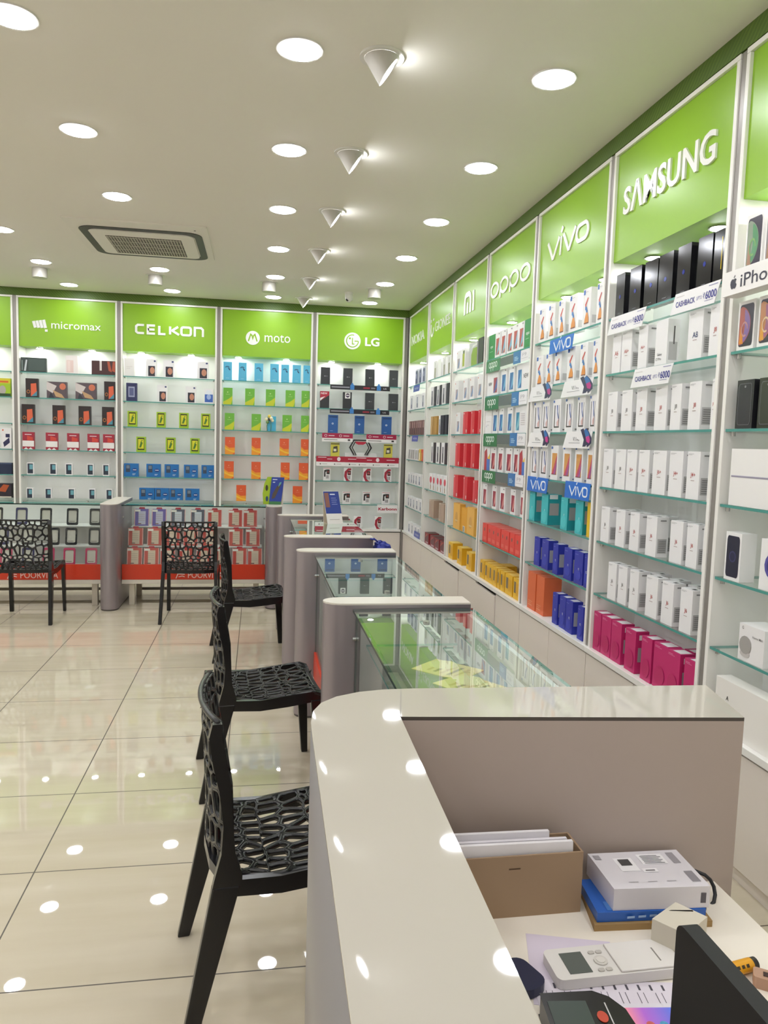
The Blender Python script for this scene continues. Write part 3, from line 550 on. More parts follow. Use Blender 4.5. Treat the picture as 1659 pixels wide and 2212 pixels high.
DATA = [
 ('R5',0,12,0,[(83,87,200,'blk'),(221,107,200,'blk'),(354,114,200,'blk'),(477,115,200,'blk'),(627,97,200,'blk'),(768,100,200,'blk'),(871,76,200,'blky')]),
 ('R5',1,12,0,[(75,87,190,'sA6r'),(170,96,190,'sA6+r'),(335,82,190,'sA6+r'),(482,98,190,'sC7'),(736,104,190,'sA8n'),(885,76,190,'sJ8r')]),
 ('R5',2,12,0,[(66,98,190,'sJ8g'),(209,101,190,'sJ8g'),(341,95,190,'sJ8r'),(506,100,190,'sJ8r'),(637,77,190,'sJ8g'),(769,85,190,'sJ8r'),(928,41,190,'sJ8r')]),
 ('R5',3,12,0,[(49,101,190,'sJ8g'),(174,102,190,'sJ8g'),(286,94,190,'sJ6+r'),(396,94,190,'sJ6+r'),(520,111,190,'sJ6+r'),(663,102,190,'sJ4+r'),(790,90,190,'sJ4+r'),(949,26,190,'sJ4+r')]),
 ('R5',4,12,0,[(58,90,175,'sJ6g'),(221,88,175,'sJ6r'),(354,87,175,'sJ6r'),(506,92,175,'sJ6r'),(695,95,175,'sJ6r'),(819,78,175,'sJ6r'),(937,38,175,'sJ6r')]),
 ('R5',4,95,0,[(161,93,172,'sJ6g'),(298,97,172,'sJ6g'),(437,99,172,'sJ6g')]),
 ('R5',5,12,0,[(169,86,180,'sJ6g'),(267,87,180,'sJ6g'),(383,82,180,'sJ6g'),(528,100,180,'sJ6r'),(661,92,180,'sJ6r'),(806,88,180,'sJ6r')]),
 ('R5',5,95,0,[(419,92,175,'sJ6g'),(580,84,175,'sJ6g'),(726,69,175,'sJ6g')]),
 ('R5',6,12,0,[(34,90,195,'pJ4'),(128,102,195,'pJ4'),(236,102,195,'pJ4'),(378,100,195,'pJ4'),(526,92,195,'pJ4'),(627,110,195,'pJ4'),(742,98,195,'pJ4'),(870,108,195,'pJ4')]),
 ('R5',6,95,0,[(733,70,190,'pJ4')]),
 ('R4',0,12,0,[(67,108,205,'vA'),(220,102,205,'vA'),(371,95,205,'vA'),(525,107,205,'vA'),(704,98,205,'vA'),(864,80,205,'vA')]),
 ('R4',1,12,0,[(56,118,190,'vA'),(212,103,190,'vA'),(351,104,190,'vA'),(528,108,190,'vA'),(704,94,190,'vA'),(860,76,190,'vA')]),
 ('R4',2,12,0,[(45,125,190,'vD'),(198,108,190,'vD'),(358,117,190,'vD'),(532,109,190,'vD'),(707,100,190,'vD'),(862,73,190,'vD')]),
 ('R4',3,12,0,[(41,117,200,'vD'),(187,119,200,'vD'),(359,111,200,'vO'),(543,110,200,'vO'),(705,102,200,'vO'),(863,68,200,'vO')]),
 ('R4',4,12,0,[(49,93,180,'tJ2'),(256,108,180,'tJ2'),(544,96,180,'tJ2'),(741,98,180,'tJ2'),(889,37,180,'yel')]),
 ('R4',5,12,0,[(164,90,175,'bJ2'),(288,100,175,'bJ2'),(474,75,175,'bJ2'),(630,108,175,'bJ2'),(761,109,175,'bJ2'),(891,48,175,'bJ2')]),
 ('R4',6,12,0,[(89,135,235,'orT'),(230,125,235,'orT')]),
 ('R4',6,12,0,[(495,76,180,'bJ2'),(595,88,180,'bJ2'),(691,92,180,'bJ2'),(849,71,180,'bJ2')]),
 ('R3',0,12,0,[(35,156,180,'oG'),(202,117,180,'oR'),(330,114,180,'oR'),(454,125,180,'oR'),(588,109,180,'oR'),(707,106,180,'oR'),(820,118,180,'oG')]),
 ('R3',1,12,0,[(50,260,175,'oNL'),(363,124,175,'oB'),(538,116,175,'oB'),(701,240,175,'oNR')]),
 ('R3',2,12,0,[(16,178,175,'oTL'),(200,120,175,'oB'),(359,101,175,'oB'),(545,111,175,'oB'),(708,227,175,'oTR')]),
 ('R3',3,12,0,[(55,136,175,'oM'),(205,127,175,'oP'),(366,120,175,'oP'),(554,128,175,'oP'),(712,105,175,'oP'),(824,117,175,'oM')]),
 ('R3',4,12,0,[(42,110,170,'oP'),(263,107,170,'oP'),(461,112,170,'oP'),(680,103,170,'oP'),(872,64,170,'oP')]),
 ('R3',5,12,0,[(79,113,140,'rd'),(196,99,140,'rd'),(303,101,140,'rd'),(410,99,140,'rd'),(517,88,140,'rd'),(610,89,140,'rd'),(706,99,140,'rd'),(813,117,140,'rd')]),
 ('R3',6,12,0,[(31,125,140,'ye'),(169,109,140,'ye'),(284,91,140,'ye'),(383,90,140,'ye'),(479,64,140,'ye'),(549,92,140,'ye'),(653,162,140,'ye'),(822,120,140,'ye')]),
 ('R3',6,95,0,[(223,157,135,'ye')]),
 ('R2',0,12,0,[(104,128,170,'wP'),(271,144,170,'wG'),(511,232,185,'grn'),(753,131,200,'dk')]),
 ('R2',1,12,0,[(87,148,180,'wP'),(353,156,180,'wP'),(564,146,180,'wP'),(775,124,180,'wP')]),
 ('R2',2,12,0,[(168,161,185,'wP'),(394,136,185,'red'),(631,98,185,'red'),(840,75,185,'red')]),
 ('R2',3,12,0,[(196,152,200,'red'),(454,95,200,'red'),(667,103,200,'red')]),
 ('R2',4,12,0,[(156,150,195,'red'),(473,116,195,'red'),(775,117,180,'red')]),
 ('R2',5,12,0,[(194,250,220,'yP'),(459,161,200,'yQ'),(627,290,220,'yP')]),
 ('R2',6,12,0,[(65,291,145,'ye'),(370,279,145,'ye'),(661,271,145,'ye')]),
 ('R1',0,12,0,[(224,156,170,'wK'),(418,130,170,'wW'),(585,124,170,'wK'),(761,135,170,'wK')]),
 ('R1',1,12,0,[(164,109,190,'bwW'),(280,94,190,'bwK'),(390,106,190,'bwW'),(507,99,190,'bwK'),(624,124,190,'bwW'),(765,112,190,'bwK')]),
 ('R1',2,12,0,[(196,81,180,'gold'),(285,217,180,'tan'),(520,74,180,'bwW'),(605,143,180,'bwK'),(766,100,180,'bwK')]),
 ('R1',3,12,0,[(240,88,200,'bwW'),(339,89,200,'bwK'),(446,144,200,'bwW'),(600,60,200,'bwK'),(670,126,200,'bwW'),(812,84,200,'bwK')]),
 ('R1',4,12,0,[(200,130,165,'wR'),(366,107,165,'wR'),(508,103,165,'wR'),(644,115,165,'wR'),(786,111,165,'wR')]),
 ('R1',5,12,0,[(241,273,170,'wood'),(651,254,170,'wood')]),
 ('R1',6,12,0,[(90,227,110,'mar'),(332,189,110,'mar'),(535,192,110,'mar'),(740,172,110,'mar')]),
 ('R0',0,12,0,[(360,136,165,'nav'),(539,131,165,'nav'),(724,125,165,'nav')]),
 ('R0',1,12,0,[(113,166,160,'nW'),(418,164,160,'nW'),(735,121,160,'nW')]),
 ('R0',2,12,0,[(116,105,155,'nR'),(237,102,155,'nR'),(354,99,155,'nR'),(469,97,155,'nR'),(580,94,155,'nR'),(688,92,155,'nR'),(794,112,155,'nR')]),
 ('R0',3,12,0,[(96,116,125,'zeb'),(227,108,125,'zeb'),(349,110,125,'zeb'),(472,98,125,'zeb'),(582,87,125,'zeb'),(682,93,125,'yel2'),(787,99,125,'red2')]),
 ('R0',4,12,0,[(126,111,125,'nW'),(257,108,125,'nW'),(384,119,125,'nW'),(520,115,125,'nW'),(665,243,125,'nW')]),
 ('R0',5,12,0,[(121,122,125,'nW'),(267,118,125,'nW'),(432,114,125,'nW'),(568,153,125,'nW'),(751,126,125,'nW')]),
 ('R0',6,12,0,[(194,145,120,'nW'),(386,116,120,'nW'),(538,143,120,'nW'),(703,129,120,'nW')]),
 ('B4',1,12,0,[(794,209,190,'gyl')]),
 ('B4',3,12,0,[(896,105,220,'wNv')]),
 ('B4',4,12,0,[(799,203,120,'navF')]),
 ('B4',5,12,0,[(795,199,165,'dkO')]),
 ('B3',0,12,0,[(51,252,150,'tabD'),(502,124,190,'wPk'),(768,247,150,'tabM')]),
 ('B3',1,12,0,[(96,125,200,'dO'),(306,207,175,'pho'),(602,213,175,'pho'),(897,115,200,'dO')]),
 ('B3',2,12,0,[(53,124,205,'dO'),(364,124,205,'dO'),(631,124,205,'dO'),(873,122,205,'dO')]),
 ('B3',3,12,0,[(56,117,185,'cri'),(293,120,185,'cri'),(510,122,185,'cri'),(719,123,185,'cri'),(882,118,185,'cri')]),
 ('B3',4,12,0,[(95,74,130,'fp'),(328,72,130,'fp'),(490,75,130,'fp'),(714,71,130,'fp'),(877,70,130,'fp')]),
 ('B3',5,12,0,[(87,70,125,'fp'),(276,70,125,'fp'),(513,74,125,'fp'),(730,70,125,'fp'),(909,72,125,'fp')]),
 ('B2',0,12,0,[(51,107,190,'wL'),(278,113,190,'wC'),(460,122,190,'wC'),(824,125,190,'wC')]),
 ('B2',1,12,0,[(70,113,195,'nvK'),(396,111,185,'wC'),(699,116,185,'wC'),(901,103,165,'wBl')]),
 ('B2',2,12,0,[(82,103,170,'ygr'),(389,100,170,'ygr'),(633,101,170,'ygr'),(869,102,170,'ygr')]),
 ('B2',3,12,0,[(174,104,170,'ygr'),(489,105,170,'ygr'),(753,103,170,'ygr')]),
 ('B2',4,12,0,[(45,155,145,'jio'),(282,155,145,'jio'),(476,154,145,'jio'),(686,153,145,'jio'),(876,154,145,'jio')]),
 ('B2',5,12,0,[(206,161,145,'jio'),(372,153,145,'jio'),(530,147,145,'jio'),(702,154,145,'jio')]),
 ('B1',0,12,0,[(53,92,200,'cya'),(217,90,200,'cya'),(393,97,200,'cya'),(568,97,200,'cya'),(690,91,200,'cya'),(817,95,200,'cya'),(940,89,200,'cya')]),
 ('B1',1,12,0,[(52,103,185,'mgr'),(292,108,185,'mgr'),(522,106,185,'mgr'),(744,106,185,'mgr'),(925,103,185,'mgr')]),
 ('B1',2,12,0,[(71,106,185,'mgr'),(366,108,185,'mgr'),(544,98,165,'cy2'),(713,106,185,'mgr'),(923,106,185,'mgr')]),
 ('B1',3,12,0,[(77,108,195,'mor'),(370,104,195,'mor'),(685,108,195,'mor'),(927,105,195,'mor')]),
 ('B1',4,12,0,[(69,108,195,'mor'),(372,105,195,'mor'),(701,104,195,'mor'),(910,108,195,'mor')]),
 ('B1',5,12,0,[(207,109,195,'mor'),(844,109,195,'mor')]),
 ('B0',0,12,0,[(82,105,190,'lgD'),(338,108,190,'lgD'),(596,105,190,'lgD'),(874,102,190,'lgD')]),
 ('B0',1,12,0,[(78,105,190,'lgN'),(340,103,190,'lgW'),(599,107,190,'lgD'),(875,110,190,'lgD')]),
 ('B0',2,12,0,[(177,113,205,'lgB'),(486,110,205,'lgB'),(802,114,205,'lgB')]),
 ('B0',3,12,0,[(213,102,165,'lgY'),(833,103,165,'lgY')]),
 ('B0',4,12,0,[(132,83,150,'kW'),(372,95,150,'kR'),(595,100,150,'kR'),(841,92,150,'kR')]),
 ('B0',5,12,0,[(138,102,145,'kW'),(364,93,145,'kW'),(600,89,145,'kW'),(827,93,145,'kW')]),
 ('B0',6,12,0,[(499,96,145,'kR'),(746,90,145,'kR')]),
]
def place_goods():
    rng = random.Random(4)
    for code, sh, ymm, dep, row in DATA:
        z = (SZ + [LEDGE])[sh]
        w_b = WR if code[0] == 'R' else WB
        names = [s for *_, s in row]
        prev = .0
        for i, (u, w, h, st) in enumerate(row):
            s = STY[st]; u /= 1000; w /= 1000; h /= 1000; d = s['dep']; y = .108 if (ymm > 50 and st == 'ye') else ymm/1000
            w = min(w, s.get('maxw', 9))
            if code not in ('B4',):
                lo, hi = .042, w_b - .042
                u0, u1 = max(u, lo, prev), min(u + w, hi)
            else:
                u0, u1 = max(u, .042), min(u + w, w_b - .042)
            if u1 - u0 < .022: u0 = w_b - .066; u1 = w_b - .043
            prev = u1 + .003
            w = round((u1-u0)/.004)*.004
            if w > u1-u0: w -= .004
            uc = (u0+u1)/2
            h = min(h, .245)
            o = bpy.data.objects.new(KIND.get(st, ('phone_box', ''))[0], box_mesh(st, round(w, 3), h, d)); COL.objects.link(o)
            yy = y + (0 if ymm > 50 else rng.uniform(0, .006))
            o.location = bay_world(code, uc, yy, z + .0008)
            o.rotation_euler = (0, 0, R[code][1])
            cat = KIND.get(st, ('', 'phone box'))[1]
            same = [j for j, q in enumerate(names) if STY[q]['desc'] == s['desc']]
            place = ORD[i] + ' from left'
            if len(row) == 1: place = 'alone'
            rowname = SHELF_W[sh] + (' rear row' if ymm > 50 else '')
            lab = '%s, %s, %s, %s' % (s['desc'], place, rowname, PHR[code])
            if ymm < 50 and code == 'R4' and sh == 6 and st == 'bJ2': lab = '%s, %s of blue, %s, %s' % (s['desc'], ORD[i], rowname, PHR[code])
            tag(o, lab, cat, 'boxed phones on the %s of the %s' % (SHELF_W[sh], PHR[code]))
place_goods()

# seventh right-wall bay: bigger goods, partly cut by the frame edge
def print_box(name, w, h, d, base, prints, code, u, y, z, label, cat, rough=.4, group=None):
    STY['_' + label] = dict(base=base, rough=rough, dep=d, front=prints)
    o = bpy.data.objects.new(name, box_mesh('_' + label, w, h, d)); COL.objects.link(o)
    o.location = bay_world(code, u + w/2, y, z + .0008); o.rotation_euler = (0, 0, R[code][1])
    return tag(o, label, cat, group)
def globe(c1, c2, c3, c4):
    f = [('p', rrect(.1, .92, .07, .93, .09, 4), '#3a3544')]
    f.append(('p', [(.12, .12)] + [(.12, .86)] + arc(.1, .5, .68, .40, 80, -80, 14), c1))
    f.append(('p', [(.3, .1)] + [(.45, .45), (.4, .8)] + arc(.1, .5, .66, .38, 60, -60, 10), c2))
    f.append(('p', [(.16, .14), (.22, .5), (.35, .3), (.4, .12)], c3))
    f += [('p', arc(.45, .42, .2, .16, 0, 300, 10) + arc(.45, .42, .15, .12, 300, 0, 10), c4)]
    return f
GG = [('#8d9b86', '#5f9a6c', '#a9846c', '#7fae6a'), ('#9a8f94', '#6a7fa8', '#a9846c', '#8f9fb8'), ('#8d9b86', '#5f9a6c', '#a9846c', '#7fae6a')]
GO = [('#b5645a', '#8d6fa8', '#d98b3c', '#c78f8f'), ('#c98a5a', '#a86a8a', '#e0a040', '#f0d2a8'), ('#b5645a', '#8d6fa8', '#d98b3c', '#c78f8f')]
for i in range(3):
    print_box('phone_box', .093, .2, .055, '#f3f1ee', globe(*GG[i]), 'R6', .07 + .105*i, .012, SZ[0], 'white phone box with green planet picture, %s from left on top shelf, seventh right-wall bay' % ORD[i], 'phone box', .18, 'planet picture phone boxes')
    print_box('phone_box', .093, .172, .055, '#f3f1ee', globe(*GO[i]), 'R6', .06 + .112*i, .012, SZ[1], 'white phone box with orange planet picture, %s from left, under the apple sign' % ORD[i], 'phone box', .18, 'planet picture phone boxes')
    print_box('phone_box', .093, .172, .085, ['#26262a', '#2a2e22', '#26262a'][i], [('p', rrect(.1, .9, .07, .93, .1, 4), '#5a5a5e'), ('p', rrect(.13, .87, .085, .915, .09, 4), ['#2b2b30', '#2e3326', '#2b2b30'][i]), ('e', .5, .86, .05, .025, '#77777a')], 'R6', .084 + .121*i, .012, SZ[2], 'black phone box with outlined handset, %s from left, third shelf, seventh right-wall bay' % ORD[i], 'phone box', .25, 'black outlined phone boxes')
print_box('laptop_carton', .36, .205, .05, '#f2efec', [('p', [(.02, .50), (.98, .50), (.98, .53), (.02, .53)], '#9a94a6'), ('p', [(.03, .525), (.98, .525), (.98, .535), (.03, .535)], '#d3cfdc')], 'R6', .078, .012, SZ[3], 'large white carton with slim laptop edge picture, fourth shelf, seventh right-wall bay', 'carton')
print_box('phone_box', .09, .175, .06, '#f2f0ee', [('p', rrect(.1, .9, .07, .93, .1, 4), '#26263a'), ('e', .5, .5, .22, .12, '#3c3c66'), ('e', .5, .5, .16, .09, '#2a2a48')], 'R6', .082, .012, SZ[4], 'white phone box with navy handset, fifth shelf, seventh right-wall bay', 'phone box')
print_box('phone_box', .12, .175, .06, '#f2f0ee', [('e', .55, .5, .36, .26, '#5a55a0'), ('e', .55, .5, .26, .18, '#3d3a78')], 'R6', .278, .012, SZ[4], 'white box with violet burst, right of navy handset box', 'box')
hb = print_box('speaker_box', .135, .13, .1, '#efeceb', [('e', .28, .42, .24, .26, '#9a9690'), ('e', .28, .20, .2, .1, '#c9c4c0'), ('e', .28, .44, .24, .25, '#a6a29d'), ('t', 'Home Mini', .55, .95, .68, .78, '#8a8684'), ('t', 'G', .12, .2, .86, .94, '#6b6664')], 'R6', .196, .012, SZ[5], 'white smart speaker box with grey dome picture, sixth shelf, seventh right-wall bay', 'box')
print_box('carton', .4, .19, .06, '#efebe4', [('t', 'A', .16, .2, .6, .72, '#3a3838')], 'R6', .085, .012, LEDGE, 'plain white carton with one small letter, bottom ledge, seventh right-wall bay', 'carton')

# ------------------------------------------------------------------ cards hung on the shelf edges
def card(name, code, u0, u1, z0, z1, build, label, cat='sign', skew=0.0, y=-.004, lean=.0, group=None):
    """card in bay coordinates, front at y, thickness 2.5 mm; build(mb, w, h) draws on it with origin at lower left"""
    w, h = u1-u0, z1-z0
    mb = MB(); build(mb, w, h)
    o = mb.build(name, None, bay_world(code, u0, y, z0), R[code][1])
    o.rotation_euler = (lean, 0, R[code][1])
    return tag(o, label, cat, group)
def para(mb, w, h, s, mat, s2=None, th=.0025):
    s2 = s if s2 is None else s2
    mb.prism([(-s, 0), (w-s2, 0), (w, h), (0, h)], 0, th, mat, 'y')
M_CARD = M('#f4f2f3', .3)
def cashback(mb, w, h):
    para(mb, w, h, .035, M_CARD)
    c = M('#3c3a8e', .4)
    def sl(x): return x
    n0 = len(mb.v)
    mb.text('CASHBACK', .02*w, .47*w, .30*h, .58*h, -.0008, c, 0, .02)
    mb.text('UPTO', .50*w, .62*w, .36*h, .54*h, -.0008, M('#8a88b8', .4), 0, 0)
    mb.text('\u20b9', .645*w, .685*w, .34*h, .62*h, -.0008, c, 0, .0)
    mb.text('6000', .695*w, .93*w, .28*h, .66*h, -.0008, c, 0, .025)
    mb.flat([(.68*w, .2*h), (.86*w, .2*h), (.86*w, .22*h), (.68*w, .22*h)], -.0008, c)
    mb.flat([(.76*w, .86*h), (.95*w, .86*h), (.95*w, .9*h), (.76*w, .9*h)], -.0008, M('#9a98c0', .4))
    mb.flat([(.03*w, .8*h), (.22*w, .8*h), (.22*w, .83*h), (.03*w, .83*h)], -.0008, M('#d8d0d0', .4))
for code, u0, u1, z0, z1, ex in (('R5', .085, .42, 2.083, 2.163, 'left end of top shelf'), ('R5', .655, .962, 2.09, 2.17, 'right end of top shelf'), ('R5', .35, .672, 1.811, 1.892, 'middle of second shelf')):
    card('promo_card', code, u0, u1, z0, z1, cashback, 'white slanted offer card with blue lettering, %s, sixth right-wall bay' % ex, 'sign', group='slanted offer cards')
def vivo(mb, w, h, k=.8):
    para(mb, w, h, .008, M('#1f6fd0', .3), .02)
    c = M('#f2f5fa', .3); y, t = 0.0, .001
    cx, cz, s = w*.5, h*.48, min(w/.34, 1.2)*.09
    q = lambda a, b: (cx + a*s*1.1, cz + b*s*.68)
    mb.ribbon([q(-1.15, .42), q(-.72, -.42), q(-.28, .42)], .0085, y, t, c)
    mb.ribbon([q(-.18, .42), q(-.2, -.42)], .008, y, t, c); mb.ribbon([q(-.16, .6), q(-.04, .8)], .008, y, t, c)
    mb.ribbon([q(.0, .42), q(.34, -.42), q(.72, .42)], .0085, y, t, c)
    mb.ribbon([q(a, b) for a, b in rrect(.72, 1.3, -.4, .42, .2, 3)], .0085, y, t, c, True)
for u0, u1, z0, z1, ex in ((.31, .645, 2.072, 2.152, 'middle of the top shelf'), (.045, .385, 1.252, 1.343, 'left end of the fourth shelf'), (.638, .958, 1.254, 1.346, 'right end of the fourth shelf')):
    card('brand_card', 'R4', u0, u1, z0, z1, vivo, 'bright blue card with white lettering, %s, fifth right-wall bay' % ex, 'sign', group='blue shelf edge cards')
def v11(mb, w, h):
    para(mb, w, h, .05, M_CARD, .03)
    mb.text('V11', .27*w, .40*w, .42*h, .66*h, -.0008, M('#55525a', .4), 0, 0)
    mb.text('Pro', .43*w, .52*w, .42*h, .55*h, -.0008, M('#55525a', .4), 0, 0)
    mb.flat([(.1*w, .3*h), (.55*w, .3*h), (.55*w, .325*h), (.1*w, .325*h)], -.0008, M('#8a8890', .4))
    nv, bl, pk = M('#2b2550', .3), M('#2f6fb4', .3), M('#c42f8c', .3)
    mb.prism([(.56*w, 1.08*h), (.66*w, 1.15*h), (.70*w, 1.02*h), (.82*w, .6*h), (.86*w, .35*h), (.76*w, .12*h), (.66*w, .1*h), (.70*w, .5*h)], -.0015, 0, nv, 'y')
    mb.prism([(.70*w, 1.02*h), (.78*w, 1.16*h), (.88*w, .95*h), (.98*w, .6*h), (.985*w, .3*h), (.84*w, .08*h), (.80*w, .4*h)], -.003, -.0016, nv, 'y')
    mb.flat([(.71*w, 1.02*h), (.78*w, 1.13*h), (.87*w, .95*h), (.92*w, .75*h), (.78*w, .66*h)], -.0036, bl)
    mb.flat([(.78*w, .66*h), (.9*w, .74*h), (.95*w, .5*h), (.92*w, .3*h), (.82*w, .38*h)], -.0036, pk)
for u0, u1, z0, z1, ex in ((.04, .378, 1.808, 1.897, 'left, second shelf'), (.555, .925, 1.808, 1.893, 'right, second shelf'), (.06, .378, 1.527, 1.616, 'left, third shelf'), (.62, .945, 1.527, 1.618, 'right, third shelf')):
    card('phone_card', 'R4', u0, u1, z0, z1, v11, 'white card with two violet handsets, %s, fifth right-wall bay' % ex, 'sign', group='violet handset cards')
def oppo_word(mb, x0, x1, zc, y, t, m, w):
    L = (x1-x0)/4
    for i in range(4):
        c = x0 + L*(i+.5)
        mb.ribbon(ell(c, zc, L*.40, L*.36, 16), w, y, t, m, True)
        if i in (1, 2): mb.ribbon([(c-L*.42, zc+L*.3), (c-L*.42, zc-L*.85)], w, y, t, m)
def oppo_strip(mb, w, h):
    mb.box(0, .36*w, 0, .002, -.012, h, M('#1d7544', .3))
    mb.box(.36*w, .68*w, .0003, .002, .008, h-.006, M('#5f6767', .4))
    mb.box(.68*w, .83*w, -.003, .002, -.004, h+.004, M('#2f74b4', .3))
    mb.box(.83*w, w, 0, .002, 0, h, M('#efedef', .35))
    oppo_word(mb, .07*w, .29*w, h*.52, 0, .001, M('#eef4ee', .3), .007)
    for a, b, c in ((.2, .62, .5), (.2, .78, .36), (.2, .7, .22)):
        mb.flat([(.68*w+a*.15*w, c*h), (.68*w+b*.15*w, c*h), (.68*w+b*.15*w, (c+.08)*h), (.68*w+a*.15*w, (c+.08)*h)], -.0042, M('#a9cbe6', .3))
    mb.text('F9', .87*w, .95*w, .45*h, .75*h, -.0008, M('#b4aeb6', .4), 0, 0)
    mb.flat([(.85*w, .25*h), (.98*w, .25*h), (.98*w, .29*h), (.85*w, .29*h)], -.0008, M('#c9c4ca', .4))
for i, (z0, z1) in enumerate(((2.078, 2.15), (1.80, 1.883), (1.532, 1.612), (1.263, 1.341))):
    card('shelf_strip', 'R3', .06, .962, z0, z1, oppo_strip, 'green, grey and white strip card under the %s, fourth right-wall bay' % SHELF_W[i], 'sign', group='green strip cards')
def nok(mb, w, h):
    para(mb, w, h, .02, M('#3f55b0', .3), .03); mb.text('NOKIA', .18*w, .82*w, .35*h, .65*h, -.0008, M('#e6e9f4', .3), 0, .01)
for z0, z1, ex in ((2.086, 2.153, 'top'), (1.544, 1.61, 'third')):
    card('brand_card', 'R0', .38, .69, z0, z1, nok, 'small blue card with white lettering under %s shelf, first right-wall bay' % ex, 'sign', group='small blue cards')
card('brand_card', 'R0', .62, .9, .512, .575, nok, 'tilted blue card on bottom ledge, first right-wall bay', 'sign', y=.004)
def apple(mb, w, h):
    mb.box(0, w, 0, .06, 0, h, M('#f3f0ed', .3))
    k = M('#2c2a3c', .4); cx, cz, s = .062, h*.46, .018
    out = [(0, .72), (.35, .86), (.72, .74), (.9, .55), (.66, .32), (.64, -.05), (.98, -.35), (.78, -.8), (.48, -1.12), (.2, -1.02), (0, -.98), (-.2, -1.02), (-.48, -1.12), (-.82, -.7), (-1.0, -.1), (-.92, .42), (-.6, .76), (-.3, .82)]
    mb.flat([(cx + a*s, cz + b*s) for a, b in out], -.0008, k)
    mb.flat([(cx + a*s, cz + b*s) for a, b in [(0, .92), (.02, 1.2), (.3, 1.5), (.42, 1.52), (.38, 1.2), (.16, .96)]], -.0008, k)
    mb.text('iPhone', .10, .32, .22*h, .74*h, -.0008, k, 0, .004)
card('lightbox_sign', 'R6', .055, .62, 2.082, 2.166, apple, 'white sign block with fruit emblem and dark lettering, seventh right-wall bay', 'sign', y=-.055)
# cards of the fifth back-wall bay
def strip_dark(mb, w, h):
    mb.box(0, w, 0, .002, 0, h, M('#26242a', .3))
    for x0, x1, c in ((.02, .32, '#8d8b93'), (.55, .66, '#a3283c'), (.68, .75, '#7d7b82')):
        mb.flat([(x0*w, .35*h), (x1*w, .35*h), (x1*w, .65*h), (x0*w, .65*h)], -.0006, M(c, .3))
    for c in (.365, .81):
        mb.prism([((c+.034*a)*w, b*h) for a, b in ((-1, .05), (1, .05), (1, 1.0), (.4, 1.2), (.4, 1.45), (-.4, 1.45), (-.4, 1.2), (-1, 1.0))], -.003, -.0007, M('#3f7fc4', .3), 'y')
    mb.text('LG', .89*w, .94*w, .35*h, .65*h, -.0008, M('#d9d7dc', .3), 0, .01)
for z0, z1, ex in ((2.112, 2.165, 'top'), (1.84, 1.891, 'second')):
    card('shelf_strip', 'B0', .19, .88, z0, z1, strip_dark, 'black strip card with two blue tabs under %s shelf, fifth back-wall bay' % ex, 'sign', group='black strip cards')
def strip_red(mb, w, h):
    mb.box(0, w, 0, .002, 0, h, M('#f1eeec', .3)); mb.flat([(0, .42*h), (w, .42*h), (w, h), (0, h)], -.0006, M('#a8234a', .3))
    c = M('#f2e3e8', .3)
    for x in (.12, .60):
        mb.ribbon(ell(x*w, .7*h, .014, .013, 12), .004, -.0006, .0006, c, True)
        mb.flat([((x+.09)*w, .66*h), ((x+.28)*w, .66*h), ((x+.28)*w, .74*h), ((x+.09)*w, .74*h)], -.001, c)
    mb.flat([(.06*w, .18*h), (.5*w, .18*h), (.5*w, .26*h), (.06*w, .26*h)], -.0008, M('#7d7674', .4)); mb.flat([(.84*w, .12*h), (.92*w, .12*h), (.92*w, .32*h), (.84*w, .32*h)], -.0008, M('#3a3536', .4))
for u0, u1, ex in ((.108, .462, 'left'), (.62, .973, 'right')):
    card('shelf_strip', 'B0', u0, u1, 1.517, 1.613, strip_red, 'crimson and white strip card, %s half of third shelf, fifth back-wall bay' % ex, 'sign', group='crimson strip cards')
def strip_long(mb, w, h):
    mb.box(0, w, 0, .002, 0, h, M('#f1eeec', .3)); mb.flat([(0, .42*h), (w, .42*h), (w, h), (0, h)], -.0006, M('#b0283f', .3))
    c = M('#f2e3e8', .3)
    for x in (.27, .74):
        mb.flat(ell(x*w, .72*h, .022, .026, 6), -.001, c)
    for x0, x1, z in ((.02, .12, .84), (.13, .19, .68), (.38, .48, .72), (.48, .6, .86), (.61, .67, .66), (.85, .95, .7)):
        mb.flat([(x0*w, z*h), (x1*w, z*h), (x1*w, (z+.06)*h), (x0*w, (z+.06)*h)], -.001, c)
    for i, x in enumerate((.05, .22, .40, .52, .69, .87)):
        mb.flat(ell(x*w, .2*h, .009, .009, 8), -.001, M('#3a3536' if i % 3 == 2 else '#8a8280', .4)); mb.flat([((x+.02)*w, .18*h), ((x+.08)*w, .18*h), ((x+.08)*w, .23*h), ((x+.02)*w, .23*h)], -.001, M('#b5aca8', .4))
card('shelf_strip', 'B0', .047, 1.01, 1.236, 1.348, strip_long, 'long crimson and white strip card across the fourth shelf, fifth back-wall bay', 'sign')
def karb(mb, w, h):
    mb.box(0, w, 0, .002, 0, h, M('#f3f0ef', .3)); mb.text('Karbonn', .06*w, .96*w, .32*h, .68*h, -.0008, M('#b3233f', .3), 0, .03)
card('brand_card', 'B0', .77, 1.013, .70, .795, karb, 'white card with dark red lettering at lower right, fifth back-wall bay', 'sign')
